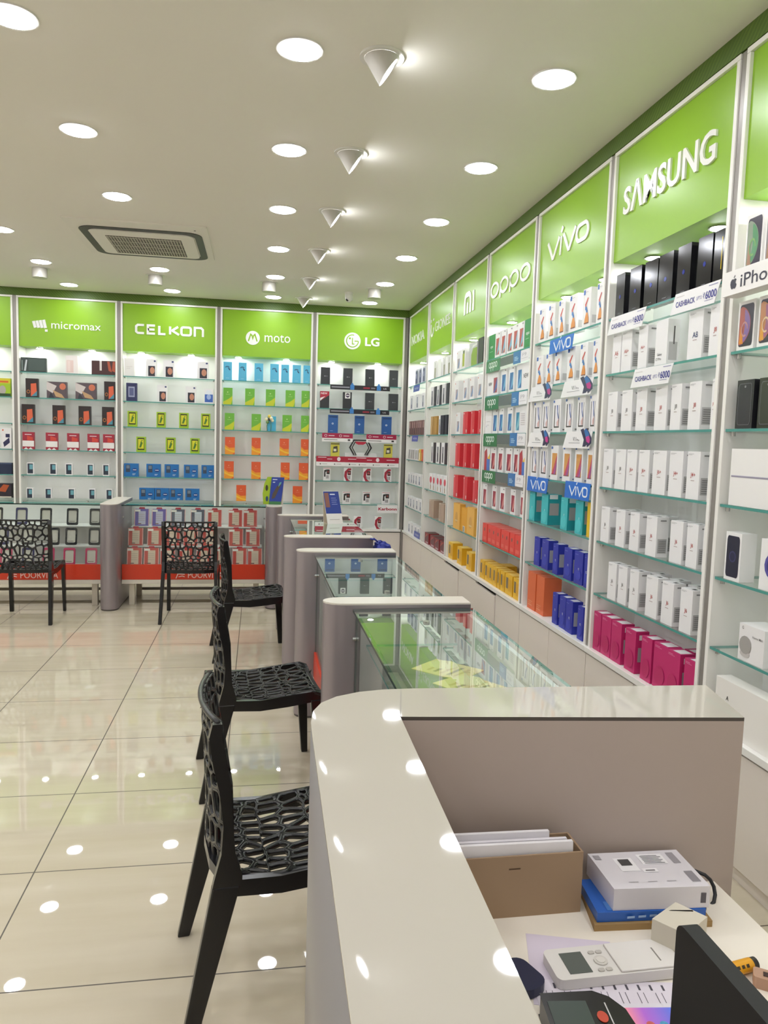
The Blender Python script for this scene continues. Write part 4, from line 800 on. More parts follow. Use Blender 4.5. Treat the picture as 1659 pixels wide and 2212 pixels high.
def hexa(mb, w, h):
    k = M('#2a2728', .35); c = (w/2, h*.55)
    mb.box(-.05, w+.06, .02, .05, 0, .055, M('#f0eeee', .3))
    mb.ribbon([(c[0]-.075, .03), (c[0]-.125, .115), (c[0]-.08, .20), (c[0]+.08, .20), (c[0]+.125, .115), (c[0]+.075, .03)], .016, .018, .012, k)
    mb.ribbon([(c[0]-.05, .03), (c[0]-.098, .115), (c[0]-.065, .18), (c[0]+.065, .18), (c[0]+.098, .115), (c[0]+.05, .03)], .010, .018, .012, k)
    mb.prism([(c[0]-.06, .165), (c[0]-.03, .15), (c[0]+.03, .15), (c[0]+.06, .165), (c[0]+.06, .185), (c[0]-.06, .185)], .004, .005, M('#c03046', .3), 'y')
card('hexagon_stand', 'B0', .43, .69, SZ[3]+.001, SZ[3]+.21, hexa, 'black hexagon display stand on white base between yellow packs, back-wall bay', 'display stand', y=.02)
# plush charm with cream flowers before the sky blue box
pl = MB()
for a, b, c_, r in ((-.03, .0, .02, '#e9dfb8'), (.02, .012, .022, '#efe6c8'), (0, .035, .02, '#e2c95c'), (.035, -.012, .017, '#e9dfb8'), (-.02, -.03, .018, '#6f8f5a'), (.0, .0, .016, '#3c3a34')):
    rings = 6
    vs = []; fs = []
    for i in range(rings+1):
        th = PI*i/rings
        for k in range(10): vs.append((a + c_*math.sin(th)*math.cos(2*PI*k/10), c_*math.sin(th)*math.sin(2*PI*k/10), b + c_*math.cos(th)))
    for i in range(rings):
        for k in range(10): fs.append((i*10+k, (i+1)*10+k, (i+1)*10+(k+1) % 10, i*10+(k+1) % 10))
    pl.add(vs, fs, M(r, .8), True)
for sx in (-.018, .015): pl.tube([(sx, .0, -.02), (sx*1.4, .004, -.075), (sx*1.2, .012, -.128)], .004, M('#5c7a4c', .7), 6)
tag(pl.build('flower_charm', None, bay_world('B1', .565, -.022, SZ[2]+.128)), 'cream and yellow flower charm before the sky blue box, third shelf, back wall', 'ornament')

# ------------------------------------------------------------------ grey partitions and glass counters
M_LAM = M('#9d9498', 0.36, 0.55)
M_LAMTOP = M('#d9d2c6', 0.3)
PH = .93
def dshape(x0, x1, y0, y1, r, n=12):
    """outline with an elliptical end at x0"""
    yc, ry = (y0+y1)/2, (y1-y0)/2
    return [(x1, y0), (x1, y1)] + arc(x0+r, yc, r, ry, 90, 270, n)
def partition(name, label, pts, h=PH):
    t = thing(name, label, 'partition', (0, 0, 0), 0, 'grey counter partitions')
    c = (sum(p[0] for p in pts)/len(pts), sum(p[1] for p in pts)/len(pts))
    t.location = (c[0], c[1], 0)
    q = [(p[0]-c[0], p[1]-c[1]) for p in pts]
    MB().prism(q, .012, h-.006, M_LAM, 'z', True).build('panel', t)
    MB().prism([(a*.96, b*.96) for a, b in q], 0, .012, M('#55504d', .5), 'z').build('foot', t)
    MB().prism(q, h-.006, h, M_LAMTOP, 'z').build('top_cap', t)
    return t
PARTS = [(-1.533, -.97, -2.68, -2.56, 'farthest, beside the corner post'), (-1.527, -.97, -3.99, -3.87, 'second from the back, with the blue bag'), (-1.479, -.935, -4.59, -4.46, 'third from the back'), (-1.444, -.885, -5.89, -5.77, 'nearest to the front counter')]
for x0, x1, y0, y1, ex in PARTS:
    partition('counter_partition', 'grey round-ended counter partition, ' + ex, dshape(x0, x1, y0, y1, .085))
def post(x0, x1, y0, y1, ex):
    xc, rx = (x0+x1)/2, (x1-x0)/2
    pts = [(x0, y1)] + arc(xc, y0+.075, rx, .075, 180, 360, 14) + [(x1, y1)]
    partition('counter_post', 'grey round-fronted post ending the glass counters, ' + ex, pts)
post(-3.03, -2.88, -1.935, -1.12, 'between the two back counters')
post(-1.612, -1.472, -1.925, -1.12, 'at the corner of the back row')
M_RED = M('#d23a1e', .3)
def poorvika(mb, x0, x1, z0, z1, y):
    c = M('#f2d9cf', .4); w = x1-x0; h = z1-z0
    mb.text('POORVIKA', x0+.455*w, x0+.70*w, z0+.10*h, z0+.50*h, y, c, .001, .0)
    k = lambda a, b: (x0+.40*w+a*.045, z0+.32*h+b*.038)
    mb.ribbon([k(-.8, -.9), k(-.4, .3), k(.4, .9), k(-.2, .2), k(.9, .1)], .008, y, .001, c)
    mb.ribbon([k(-.3, -.5), k(.4, -.3), k(.9, -.5)], .007, y, .001, c)
def vitrine(label, x0, x1, length, loc, rotz, tiers=True, feet=True):
    """counter in its own frame: width x0..x1, front at y=0 facing -y, depth `length`, glass top at .905"""
    t = thing('glass_counter', label, 'display counter', loc, rotz, 'glass display counters')
    zt = .9
    g = MB(); g.box(x0, x1, .0, length, zt, zt+.010, GLASS_TOP, front=EDGE_DARK, back=EDGE, left=EDGE_DARK, right=EDGE_DARK); g.build('glass_top', t)
    MB().box(x0, x1, .012, .020, .375, zt-.002, GLASS, top=EDGE_DARK, left=EDGE_DARK, right=EDGE_DARK).build('front_glass', t)
    f = MB(); f.box(x0, x1, .006, .026, .238, .374, M_RED); poorvika(f, x0, x1, .238, .374, .006); f.build('fascia', t)
    MB().box(x0, x1, .0, length-.02, .20, .236, M('#ded6c8', .4)).build('base_board', t, bevel=.002)
    MB().box(x0, x1, length-.022, length-.006, .237, zt-.012, M_WHITE).build('rear_panel', t)
    if feet:
        for x in (x0+.08, x1-.08):
            for y in (.06, length-.12):
                MB().box(x-.025, x+.025, y-.02, y+.03, 0, .199, M('#cfc6b8', .3, .3)).build('leg', t, bevel=.003)
        MB().box(x0+.10, x1-.10, length-.11, length-.09, .05, .075, M('#8e867a', .4)).build('stretcher', t)
    if tiers:
        for i, (y, z) in enumerate(((.33, .68), (.19, .515), (.05, .352))):
            MB().box(x0+.03, x1-.03, y, y+.14 if i else length-.03, z-.008, z, M_WHITE).build('tier_shelf', t)
    else:
        MB().box(x0+.02, x1-.02, .05, length-.06, .772, .780, GLASS, front=EDGE, left=EDGE, right=EDGE).build('inner_shelf', t)
        MB().box(x0+.01, x0+.012, .03, length-.03, .24, .88, M('#b6b2ae', .4)).build('side_lining', t)
    for x in (x0+.012, x1-.012):
        MB().cyl((x, .012, .80), .008, -.012, M_STEEL, 'y', 10).build('glass_clip', t)
    for fx in (.15, .85):
        MB().cyl((x0+(x1-x0)*fx, length*.5, zt+.0101), .012, .006, M_STEEL, 'z', 12).build('top_clip', t)
    return t
vitrine('glass counter on the left of the back row, holding dark handset covers', -4.30, -3.034, .58, (0, -1.73, 0), 0)
vitrine('glass counter in the back row, holding red packaged covers', -2.876, -1.616, .58, (0, -1.73, 0), 0)
# counters of the right row: local x runs towards the camera, front faces -x
def vit_r(label, y_far, y_near, xf, xb):
    return vitrine(label, 0, y_far-y_near, xb-xf, (xf, y_far, 0), -PI/2, False, False)
vit_r('glass counter of the right row nearest the back corner, under the blue standee', -2.684, -3.866, -1.438, -.965)
vit_r('middle glass counter of the right row between two partitions', -4.594, -5.766, -1.383, -.932)
vit_r('glass counter of the right row next to the white front counter', -5.894, -7.335, -1.338, -.878)
for yc, xf, xb in ((-3.27, -1.40, -1.0), (-5.18, -1.36, -.97), (-6.6, -1.32, -.92)):
    pass

# handset covers and packaged covers in the back counters
def cover_mesh(col):
    m = MB(); w, h = .1, .155
    o = rrect(-w/2, w/2, 0, h, .014, 3); i = rrect(-w/2+.014, w/2-.014, .022, h-.02, .01, 3); n = len(o)
    for y0, y1 in ((0, .009),):
        vs = [(p[0], y0, p[1]) for p in o] + [(p[0], y0, p[1]) for p in i] + [(p[0], y1, p[1]) for p in o] + [(p[0], y1, p[1]) for p in i]
        fs = []
        for k in range(n):
            j = (k+1) % n
            fs += [(k, n+k, n+j, j), (2*n+k, 2*n+j, 3*n+j, 3*n+k), (k, j, 2*n+j, 2*n+k), (n+j, n+k, 3*n+k, 3*n+j)]
        m.add(vs, [tuple(reversed(f)) for f in fs], M(col, .2))
    m.prism(i, .006, .0085, M('#cfcabf', .15), 'y')
    m.flat([(-.028, .03), (.02, .03), (.02, .038), (-.028, .038)], .0055, M('#8f887c', .3))
    return m.mesh('cover_shape')
def pack_mesh(edge, card_c):
    m = MB(); w, h = .132, .158
    m.box(-w/2, w/2, .004, .014, 0, h, M(edge, .18))
    m.prism([(-.03, h-.004), (.03, h-.004), (.022, h+.016), (-.022, h+.016)], .006, .009, M('#b3263c', .25), 'y')
    m.box(-w/2+.036, w/2-.032, .0015, .0038, .012, h-.022, M(card_c, .12))
    m.box(-w/2, -w/2+.006, .0, .004, 0, h, M('#e9b9b4', .1)); m.box(w/2-.006, w/2, .0, .004, 0, h, M('#e9b9b4', .1))
    m.box(-w/2+.004, -w/2+.052, -.001, .001, h-.026, h-.006, M('#efe6de', .4))
    for k in range(4):
        m.flat([(-.03, .05+.018*k), (.026, .05+.018*k), (.026, .053+.018*k), (-.03, .053+.018*k)], .0008, M('#a58f84', .4))
    m.flat([(-.034, .016), (-.004, .016), (-.004, .024), (-.034, .024)], .0008, M('#6d3a36', .4))
    return m.mesh('pack_shape')
ME = {'black': cover_mesh('#242327'), 'indigo': cover_mesh('#33305c'), 'pink': cover_mesh('#c4486c'),
      'violet': pack_mesh('#6a5aa6', '#c9c6dc'), 'slate': pack_mesh('#5f6070', '#d6d9e2'), 'red': pack_mesh('#c65048', '#dfc8b2')}
def put_cover(kind, x, row, label, group):
    y, z = [(-1.385, .681), (-1.525, .516), (-1.665, .353)][row]
    pk = kind in ('violet', 'slate', 'red')
    o = bpy.data.objects.new('packaged_phone_cover' if pk else 'phone_cover', ME[kind]); COL.objects.link(o)
    o.location = (x, y, z+.0036); o.rotation_euler = (-.16, 0, 0)
    tag(o, label, 'phone cover', group)
RN = ['top tier', 'middle tier', 'bottom tier']
L_ROWS = [[(-4.2, 'black'), (-4.02, 'black'), (-3.81, 'indigo'), (-3.60, 'black'), (-3.37, 'black'), (-3.17, 'black')],
          [(-4.1, 'pink'), (-3.93, 'indigo'), (-3.72, 'black'), (-3.50, 'black'), (-3.35, 'black'), (-3.15, 'black')],
          [(-4.05, 'pink'), (-3.86, 'pink'), (-3.68, 'indigo'), (-3.51, 'pink'), (-3.335, 'pink'), (-3.15, 'pink')]]
for r, row in enumerate(L_ROWS):
    for i, (x, k) in enumerate(row):
        put_cover(k, x, r, '%s phone cover, %s from left on %s, left back counter' % (k, ORD[i], RN[r]), 'phone covers in the left back counter')
R_ROWS = [[(-2.756, 'violet'), (-2.60, 'violet'), (-2.428, 'slate'), (-2.246, 'slate'), (-2.09, 'red'), (-1.897, 'red'), (-1.757, 'red')],
          [(-2.79, 'red'), (-2.62, 'red'), (-2.46, 'red'), (-2.30, 'red'), (-2.13, 'red'), (-2.03-.0, None), (-1.886, 'red'), (-1.73, 'red')],
          [(-2.778, 'red'), (-2.632, 'red'), (-2.49, 'red'), (-2.33, 'red'), (-2.17, 'red'), (-2.01, 'red'), (-1.848, 'red'), (-1.71, 'red')]]
for r, row in enumerate(R_ROWS):
    row = [q for q in row if q[1]]
    for i, (x, k) in enumerate(row):
        put_cover(k, x, r, '%s packaged phone cover, %s from left on %s, second back counter' % (k, ORD[i], RN[r]), 'packaged covers in the second back counter')

# leaflets in the nearest right counter, silver pack in the middle one
def leaflet(x, y, z, w, h, rot, c, label):
    m = MB(); m.box(-w/2, w/2, -h/2, h/2, 0, .002, M(c, .35))
    for k in range(5):
        a = -h/2+.03+k*(h-.06)/5
        m.add([(-w*.35, a, .0024), (w*.3, a, .0024), (w*.3, a+.012, .0024), (-w*.35, a+.012, .0024)], [(0, 1, 2, 3)], M('#9a8450' if k % 2 else '#cdb066', .4))
    m.add([(p[0], p[1], .0026) for p in ell(w*.22, h*.2, .05, .05, 12)], [tuple(range(12))], M('#e9dca0', .4))
    o = m.build('leaflet', None, (x, y, z), rot); tag(o, label, 'leaflet', 'yellow leaflets in the glass counter')
for i, (x, y, rot) in enumerate(((-1.06, -6.24, .75), (-1.03, -6.42, .6), (-1.06, -6.60, .85), (-1.035, -6.80, .65))):
    leaflet(x, y, .7816+.003*i, .15, .19, rot, '#e6d08c', 'yellow printed leaflet, %s from the partition, inside the nearest glass counter' % ORD[i])
m = MB(); rng = random.Random(3)
vs = []; fs = []
for i in range(8):
    for j in range(8):
        vs.append((-.06+.12*i/7, -.05+.1*j/7, .012 + rng.uniform(-.01, .02)))
for i in range(7):
    for j in range(7): fs.append((i*8+j, (i+1)*8+j, (i+1)*8+j+1, i*8+j+1))
m.add(vs, fs, M('#d9dce0', .1, .6)); m.box(-.06, .06, -.05, .05, 0, .003, M('#c9ccd0', .2))
tag(m.build('silver_pouch', None, (-1.25, -5.25, .7805), .4), 'crumpled silver pouch inside the middle right glass counter', 'pouch')

# standee, printed pack and bag
t = thing('leaflet_standee', 'blue and white folded standee on the glass counter nearest the corner', 'standee', (-1.125, -3.05, .9105), .30)
m = MB(); hx, hh = .062, .235
m.prism([(-.03, 0), (.05, 0), (.085, hh), (.078, hh)], -hx, hx, M('#d8ccb8', .4), 'x')
st = MB()
st.v = []; 
def slab(mb, y0, z0, y1, z1, x0, x1, e, mat):
    mb.add([(x0, y0-e, z0), (x1, y0-e, z0), (x1, y1-e, z1), (x0, y1-e, z1)], [(0, 1, 2, 3)], mat)
def fr(z): return -.03 + (.078+.03)*z/hh
mm = MB(); mm.prism([(-.03, 0), (-.024, 0), (.084, hh), (.078, hh)], -hx, hx, M('#e8e4de', .35), 'x')
slab(mm, fr(.075), .075, fr(hh), hh, -hx, hx, .0008, M('#2c3f8f', .3))
slab(mm, fr(.12), .12, fr(.225), .225, -hx+.006, -hx+.04, .0014, M('#8a5a50', .4))
slab(mm, fr(.21), .21, fr(.218), .218, -.01, .03, .0014, M('#dfe4f2', .4))
for k in range(4): slab(mm, fr(.14+.015*k), .14+.015*k, fr(.144+.015*k), .144+.015*k, -.005, .04-.006*(k % 2), .0014, M('#8f9bd0', .4))
slab(mm, fr(.03), .03, fr(.034), .034, -.04, .04, .0008, M('#b9b2aa', .4))
mm.build('front_panel', t)
m2 = MB(); m2.prism([(.046, 0), (.052, 0), (.089, hh), (.083, hh)], -hx, hx, M('#cdbfa9', .45), 'x'); m2.build('rear_panel', t)
m3 = MB(); m3.prism([(-.024, 0.001), (.046, 0.001), (.046, .004), (-.024, .004)], -hx, hx, M('#cdbfa9', .45), 'x'); m3.build('base_flap', t)
t = thing('earphone_pack', 'green and blue clamshell pack standing on the corner post', 'pack', (-1.535, -1.70, PH), -.12)
m = MB(); hh = .25
m.prism([(-.105, .0), (-.02, 0), (-.02, hh), (-.07, hh), (-.098, hh*.75), (-.112, hh*.4)], .0, .05, M('#a3bf2c', .3), 'y')
m.prism(ell(-.075, .15, .012, .028, 12), -.002, .0, M('#3c3e22', .4), 'y'); m.prism(ell(-.072, .05, .012, .025, 12), -.002, 0, M('#2e4a6a', .4), 'y')
m.build('clear_shell', t)
m = MB(); m.prism([(-.055, .0), (.055, 0), (.085, hh), (-.03, hh)], -.008, -.003, M('#2f459f', .3), 'y')
m.flat([(-.055, .0), (.055, 0), (.059, .028), (-.052, .028)], -.0086, M('#3f7a4a', .35))
m.flat([(-.03, .05), (.0, .06), (.04, .15), (.06, .19), (.02, .17), (-.02, .1)], -.0088, M('#574b42', .4))
m.flat([(.03, .16), (.055, .19), (.06, .21), (.04, .2)], -.0092, M('#6fb0a8', .4))
m.flat([(-.022, .225), (.02, .225), (.022, .233), (-.02, .233)], -.0088, M('#d5def2', .4)); m.flat([(-.02, .2), (.0, .2), (.002, .208), (-.018, .208)], -.0088, M('#d5def2', .4))
m.build('printed_card', t)
MB().box(.05, .075, .0, .012, .0, .2, M('#cfc5b3', .5)).build('rear_flap', t)
# bag hooked over the end of the second partition
m = MB(); rng = random.Random(9); nb = 14
rings = []
for i in range(9):
    th = PI*i/8
    for k in range(nb):
        ph = 2*PI*k/nb; s = 1 + rng.uniform(-.22, .2)
        rings.append((.055*math.sin(th)*math.cos(ph)*s, .07*math.sin(th)*math.sin(ph)*s, .04*math.cos(th)*s))
m.add(rings, [(i*nb+k, (i+1)*nb+k, (i+1)*nb+(k+1) % nb, i*nb+(k+1) % nb) for i in range(8) for k in range(nb)], M('#22308f', .45))
t = thing('blue_bag', 'crumpled blue bag hanging at the end of the second grey partition', 'bag', (-.912, -3.95, .862))
m.build('pouch', t)
MB().tube([(-.03, -.03, .04), (-.045, -.05, .055), (-.075, -.05, .06), (-.075, .03, .06), (-.04, .04, .05), (-.03, .02, .04)], .005, M('#22308f', .45)).build('strap', t)

# ------------------------------------------------------------------ white raised counter in front
ZR, ZW = 1.1, .82
M_RTOP = M('#bbb5a8', .03, 0, .55)
M_RIN = M('#b3a499', .5)
M_ROUT = M('#8f8a88', .3, .3)
outer = [(-.868, -7.367), (-1.411, -7.342)] + [(-1.47, -7.343), (-1.515, -7.352), (-1.556, -7.372), (-1.584, -7.40), (-1.60, -7.437), (-1.607, -7.484)] + [(-1.612, -7.752), (-1.618, -8.081), (-1.630, -8.70)]
inner = [(-1.489, -8.70), (-1.477, -8.102), (-1.465, -7.474), (-.903, -7.528)]
t = thing('reception_counter', 'white-topped grey L-shaped raised counter with rounded corner, nearest the camera', 'counter', (-1.46, -7.48, 0))
def loc2(L): return [(a+1.46, b+7.48) for a, b in L]
ring = loc2(outer + inner)
nO, nI = len(outer), len(inner)
def lbody(z0, z1, mo, mi, mt):
    m = MB(); n = len(ring)
    vs = [(p[0], p[1], z0) for p in ring] + [(p[0], p[1], z1) for p in ring]
    m.v = vs
    for i in range(n):
        j = (i+1) % n
        m.f.append((j, i, n+i, n+j)); m.mi.append(m.m(mo if i < nO-1 else mi)); m.sm.append(i < nO-1 and i > 0)
    m.f.append(tuple(range(n))); m.mi.append(m.m(mi)); m.sm.append(False)
    m.f.append(tuple(n+i for i in reversed(range(n)))); m.mi.append(m.m(mt)); m.sm.append(False)
    return m
lbody(0.0, ZR-.006, M_ROUT, M_RIN, M_RIN).build('panel', t)
lbody(ZR-.006, ZR, M('#cfc7b8', .2), M('#4d453f', .5), M_RTOP).build('white_top', t)
m = MB(); m.cyl((.10, .006, 1.0), .0, .0, M_DARK) if False else None
wt = thing('worktop', 'white low worktop behind the raised counter, strewn with papers', 'worktop', (-1.2, -8.1, 0))
MB().prism([(-1.462+1.2, -7.478+8.1), (-1.473+1.2, -8.102+8.1), (-1.485+1.2, -8.70+8.1), (-.935+1.2, -8.70+8.1), (-.935+1.2, -7.527+8.1)], ZW-.025, ZW, M('#f2eadb', .25), 'z').build('board', wt)
MB().box(-.22, .20, -.55, .50, 0, ZW-.026, M('#cfc8bd', .4)).build('cabinet_body', wt)
# slim seam line on the counter top
MB().hexa([(p[0], p[1], z) for z in (ZR+.0001, ZR+.0005) for p in loc2([(-1.4405, -7.3445), (-1.4385, -7.3445), (-1.4640, -7.4735), (-1.4660, -7.4735)])], M('#857d70', .3)).build('joint_line', t)

# things on the worktop
def on(x, y): return (x, y, ZW)
t = thing('cardboard_box', 'open brown cardboard box holding white papers, on the worktop by the grey wall', 'box', on(-1.30, -7.548), 0)
M_CB = M('#a1876b', .7); hw, hd, hh = .106, .029, .097
for nm, b in (('front_panel', (-hw, hw, -hd, -hd+.003)), ('rear_panel', (-hw, hw, hd-.003, hd))):
    MB().box(*b, .0, hh, M_CB).build('side_panel', t)
for nm, b in (('l', (-hw, -hw+.003, -hd+.0032, hd-.0032)), ('r', (hw-.003, hw, -hd+.0032, hd-.0032))):
    MB().box(*b, .0, hh, M_CB).build('side_panel', t)
MB().box(-hw+.0032, hw-.0032, -hd+.0032, hd-.0032, 0, .003, M_CB).build('bottom_panel', t)
MB().box(-.012, .006, -hd-.0006, -hd-.0001, .076, .078, M('#5b4430', .7)).build('tear_mark', t)
pp = MB(); rng = random.Random(2)
for i in range(5):
    y = -.022 + .009*i; hz = .104 + rng.uniform(-.004, .010)
    pp.hexa([(-.10, y, .004), (.096-.006*i, y, .004), (.096-.006*i, y+.006, .004), (-.10, y+.006, .004), (-.10, y, hz), (.092-.006*i, y+.001, hz-.003), (.092-.006*i, y+.007, hz-.003), (-.10, y+.006, hz)], M('#e8e4ea' if i % 2 else '#f1eef0', .6))
o = pp.build('paper_stack', None, on(-1.30, -7.548), 0); tag(o, 'white paper bundle standing in the open brown cardboard box', 'paper')
def quadbox(name, c, z0, z1, mat, label, cat, parent=None, top=None, bevel=.0):
    """box from four ground corners (FL, FR, BR, BL)"""
    cx = sum(p[0] for p in c)/4; cyy = sum(p[1] for p in c)/4
    q = [(p[0]-cx, p[1]-cyy) for p in c]
    m = MB(); m.prism(q, 0, z1-z0, mat, 'z', cap=top)
    return m, (cx, cyy, z0), q
def lerp4(q, a, b):
    fl, fr_, br, bl = q
    x0 = (fl[0]*(1-a)+fr_[0]*a, fl[1]*(1-a)+fr_[1]*a); x1 = (bl[0]*(1-a)+br[0]*a, bl[1]*(1-a)+br[1]*a)
    return (x0[0]*(1-b)+x1[0]*b, x0[1]*(1-b)+x1[1]*b)
def topquad(m, q, z, a0, a1, b0, b1, mat):
    p = [lerp4(q, a0, b0), lerp4(q, a1, b0), lerp4(q, a1, b1), lerp4(q, a0, b1)]
    m.add([(x, y, z) for x, y in p], [(0, 1, 2, 3)], mat)
c = [(-1.193, -7.624), (-1.010, -7.636), (-1.0, -7.545), (-1.176, -7.54)]
m, l, q = quadbox('', c, ZW, ZW+.010, M('#a08152', .7), '', '')
tag(m.build('cardboard_tray', None, l), 'flat tan cardboard tray at the bottom of the box pile on the worktop', 'tray')
c2 = [(-1.187, -7.619), (-1.018, -7.630), (-1.006, -7.54), (-1.178, -7.535)]
m, l, q = quadbox('', c2, ZW+.0105, ZW+.0255, M('#2a62b8', .35), '', '')
topquad(m, q, .0154, .1, .6, .05, .3, M('#4f86d0', .4)); 
for k in range(4): m.flat([(-.045+.018*k, .006), (-.033+.018*k, .006), (-.033+.018*k, .0095), (-.045+.018*k, .0095)], q[0][1]-.006, M('#9dbce6', .4))
m.add([(p[0], p[1]-.0006, p[2]) for p in [(-.012, -.0493, .0), (.006, -.0505, .0), (-.003, -.05, .012)]], [(0, 1, 2)], M('#c08f35', .5))
tag(m.build('blue_box', None, l), 'flat blue box between the tan tray and the white box on the worktop', 'box')
c3 = [(-1.162, -7.618), (-1.012, -7.628), (-1.008, -7.527), (-1.160, -7.522)]
m, l, q = quadbox('', c3, ZW+.026, ZW+.060, M('#dedade', .25), '', '')
z = .0345
topquad(m, q, z, .22, .42, .45, .82, M('#f1eff0', .4)); topquad(m, q, z+.0003, .26, .38, .6, .78, M('#4a4848', .5))
topquad(m, q, z, .5, .78, .62, .9, M('#f1eff0', .4))
for k in range(6): topquad(m, q, z+.0003, .53, .75-.03*(k % 2), .64+.04*k, .655+.04*k, M('#55525a', .5))
topquad(m, q, z+.0004, .44, .60, .40, .50, M('#f3f1f2', .4)); topquad(m, q, z+.0006, .47, .57, .43, .46, M('#6a666a', .5))
topquad(m, q, z, .86, .95, .12, .4, M('#8f8b90', .5)); topquad(m, q, z, .84, .92, .62, .92, M('#9a969a', .5)); topquad(m, q, z, .03, .1, .8, .93, M('#9a969a', .5))
for k in range(3): topquad(m, q, z, .2+.2*k, .3+.2*k, .15, .17, M('#b0acb0', .5))
fl, fr_ = q[0], q[1]
m.add([(fr_[0]-.014, fr_[1]-.0004+.0009, .008), (fr_[0]-.006, fr_[1]-.0004, .008), (fr_[0]-.006, fr_[1]-.0004, .024), (fr_[0]-.014, fr_[1]-.0004+.0009, .024)], [(0, 1, 2, 3)], M('#5a565e', .5))
tag(m.build('router_box', None, l), 'white printed box with barcode stickers on top of the box pile', 'box')
t = thing('black_cable', 'black cable loop behind the white printed box', 'cable', on(-.995, -7.562))
MB().tube([(.0, .01, .04)] + [(.012+.018*math.sin(a), .002-.012*(1-math.cos(a)), .036-.02*(1-math.cos(a))) for a in (.4, .9, 1.4, 1.9, 2.4, 2.9, 3.3)] + [(-.004, -.02, .003)], .003, M('#1a1a1e', .4)).build('cord', t)
m = MB(); m.prism(rrect(-.0055, .0055, -.008, .008, .003, 2), 0, .006, M('#1a1a1e', .4)); m.build('plug', t, (-.004, -.028, .0))
# small white folded box
c = [(-1.103, -7.714), (-1.051, -7.682), (-1.078, -7.644), (-1.133, -7.676)]
m, l, q = quadbox('', c, ZW, ZW+.050, M('#d3ccba', .5), '', '')
m.add([(x, y, .0504) for x, y in [lerp4(q, .55, .9), lerp4(q, .62, .86), lerp4(q, .98, .45), lerp4(q, .95, .4)]], [(3, 2, 1, 0), (0, 1, 2, 3)], M('#26221f', .5))
tag(m.build('small_carton', None, l), 'small plain off-white carton behind the black screen', 'box')
# papers
def sheet(x, y, w, h, rot, z, c, label, lines):
    m = MB(); m.box(-w/2, w/2, -h/2, h/2, 0, .0006, M(c, .6))
    for k in range(lines):
        a = -w/2 + .006 + k*(w-.012)/max(1, lines)
        m.add([(a, -h/2+.006, .0009), (a+.0009, -h/2+.006, .0009), (a+.0009, h/2-.02-.02*(k % 3 == 0), .0009), (a, h/2-.02-.02*(k % 3 == 0), .0009)], [(0, 1, 2, 3)], M('#5a5560', .6))
    if lines:
        for k in range(lines//2):
            a = -w/2 + .01 + k*2*(w-.012)/lines
            m.add([(a, h/2-.016, .0009), (a+.003, h/2-.016, .0009), (a+.003, h/2-.006, .0009), (a, h/2-.006, .0009)], [(0, 1, 2, 3)], M('#4a4650', .6))
    tag(m.build('paper_sheet', None, (x, y, z), rot), label, 'paper')
sheet(-1.258, -7.70, .12, .14, -.28, ZW, '#d6cbd8', 'plain lilac paper sheet partly under the white remote', 0)
sheet(-1.225, -7.80, .22, .15, -.16, ZW+.0007, '#ddd5de', 'ruled printed form with vertical lines under the remote', 26)
# air conditioner remote
t = thing('remote_control', 'white air conditioner remote with grey screen, lying on papers', 'remote control', (-1.203, -7.703, ZW+.0018), .01)
m = MB(); m.prism(rrect(-.092, .092, -.030, .030, .009, 4), 0, .014, M('#ddd9d3', .3)); b = m.build('body', t, bevel=.003)
m = MB(); m.box(-.002, .0895, -.0275, .0275, .0142, .017, M('#e2ded8', .3)); m.build('sliding_cover', t, bevel=.001)
MB().box(-.072, -.040, -.021, .019, .0142, .0148, M('#5b615c', .2)).build('screen', t)
m = MB(); m.prism(ell(-.020, -.002, .0095, .0095, 18), .0142, .0158, M('#cfcac2', .35)); m.prism(ell(-.020, -.002, .006, .006, 16), .0158, .0165, M('#d9d4cc', .35)); m.build('dial_button', t)
for x, y in ((-.026, .015), (-.015, .015), (-.027, -.019), (-.016, -.019)):
    MB().prism(rrect(x-.0045, x+.0045, y-.003, y+.003, .0025, 3), .0142, .0155, M('#bdb8b0', .4)).build('button', t)
MB().box(.060, .062, -.016, .010, .0171, .0174, M('#8a857e', .4)).build('printed_mark', t)
# card terminal
t = thing('card_terminal', 'black card terminal with grey screen and orange mark, beside the raised counter', 'card terminal', (-1.295, -7.846, ZW+.0018), -.12)
m = MB(); pts = [(-.05, .072), (.018, .076), (.036, .066), (.05, .045), (.056, .0), (.054, -.09), (-.05, -.09)]
m.prism(pts, 0, .028, M('#161517', .25)); m.build('body', t, bevel=.006, seg=3)
MB().box(-.044, .004, -.06, .058, .0282, .0288, M('#4a5450', .15)).build('screen', t)
MB().prism(ell(.017, .032, .0065, .009, 16), .0282, .0292, M('#c2452c', .4)).build('printed_mark', t)
MB().hexa([(a, b, z) for z in (.0282, .0288) for a, b in ((.026, -.06), (.0275, -.06), (.0275, .055), (.026, .055))], M('#c9c7c4', .3)).build('trim_line', t)
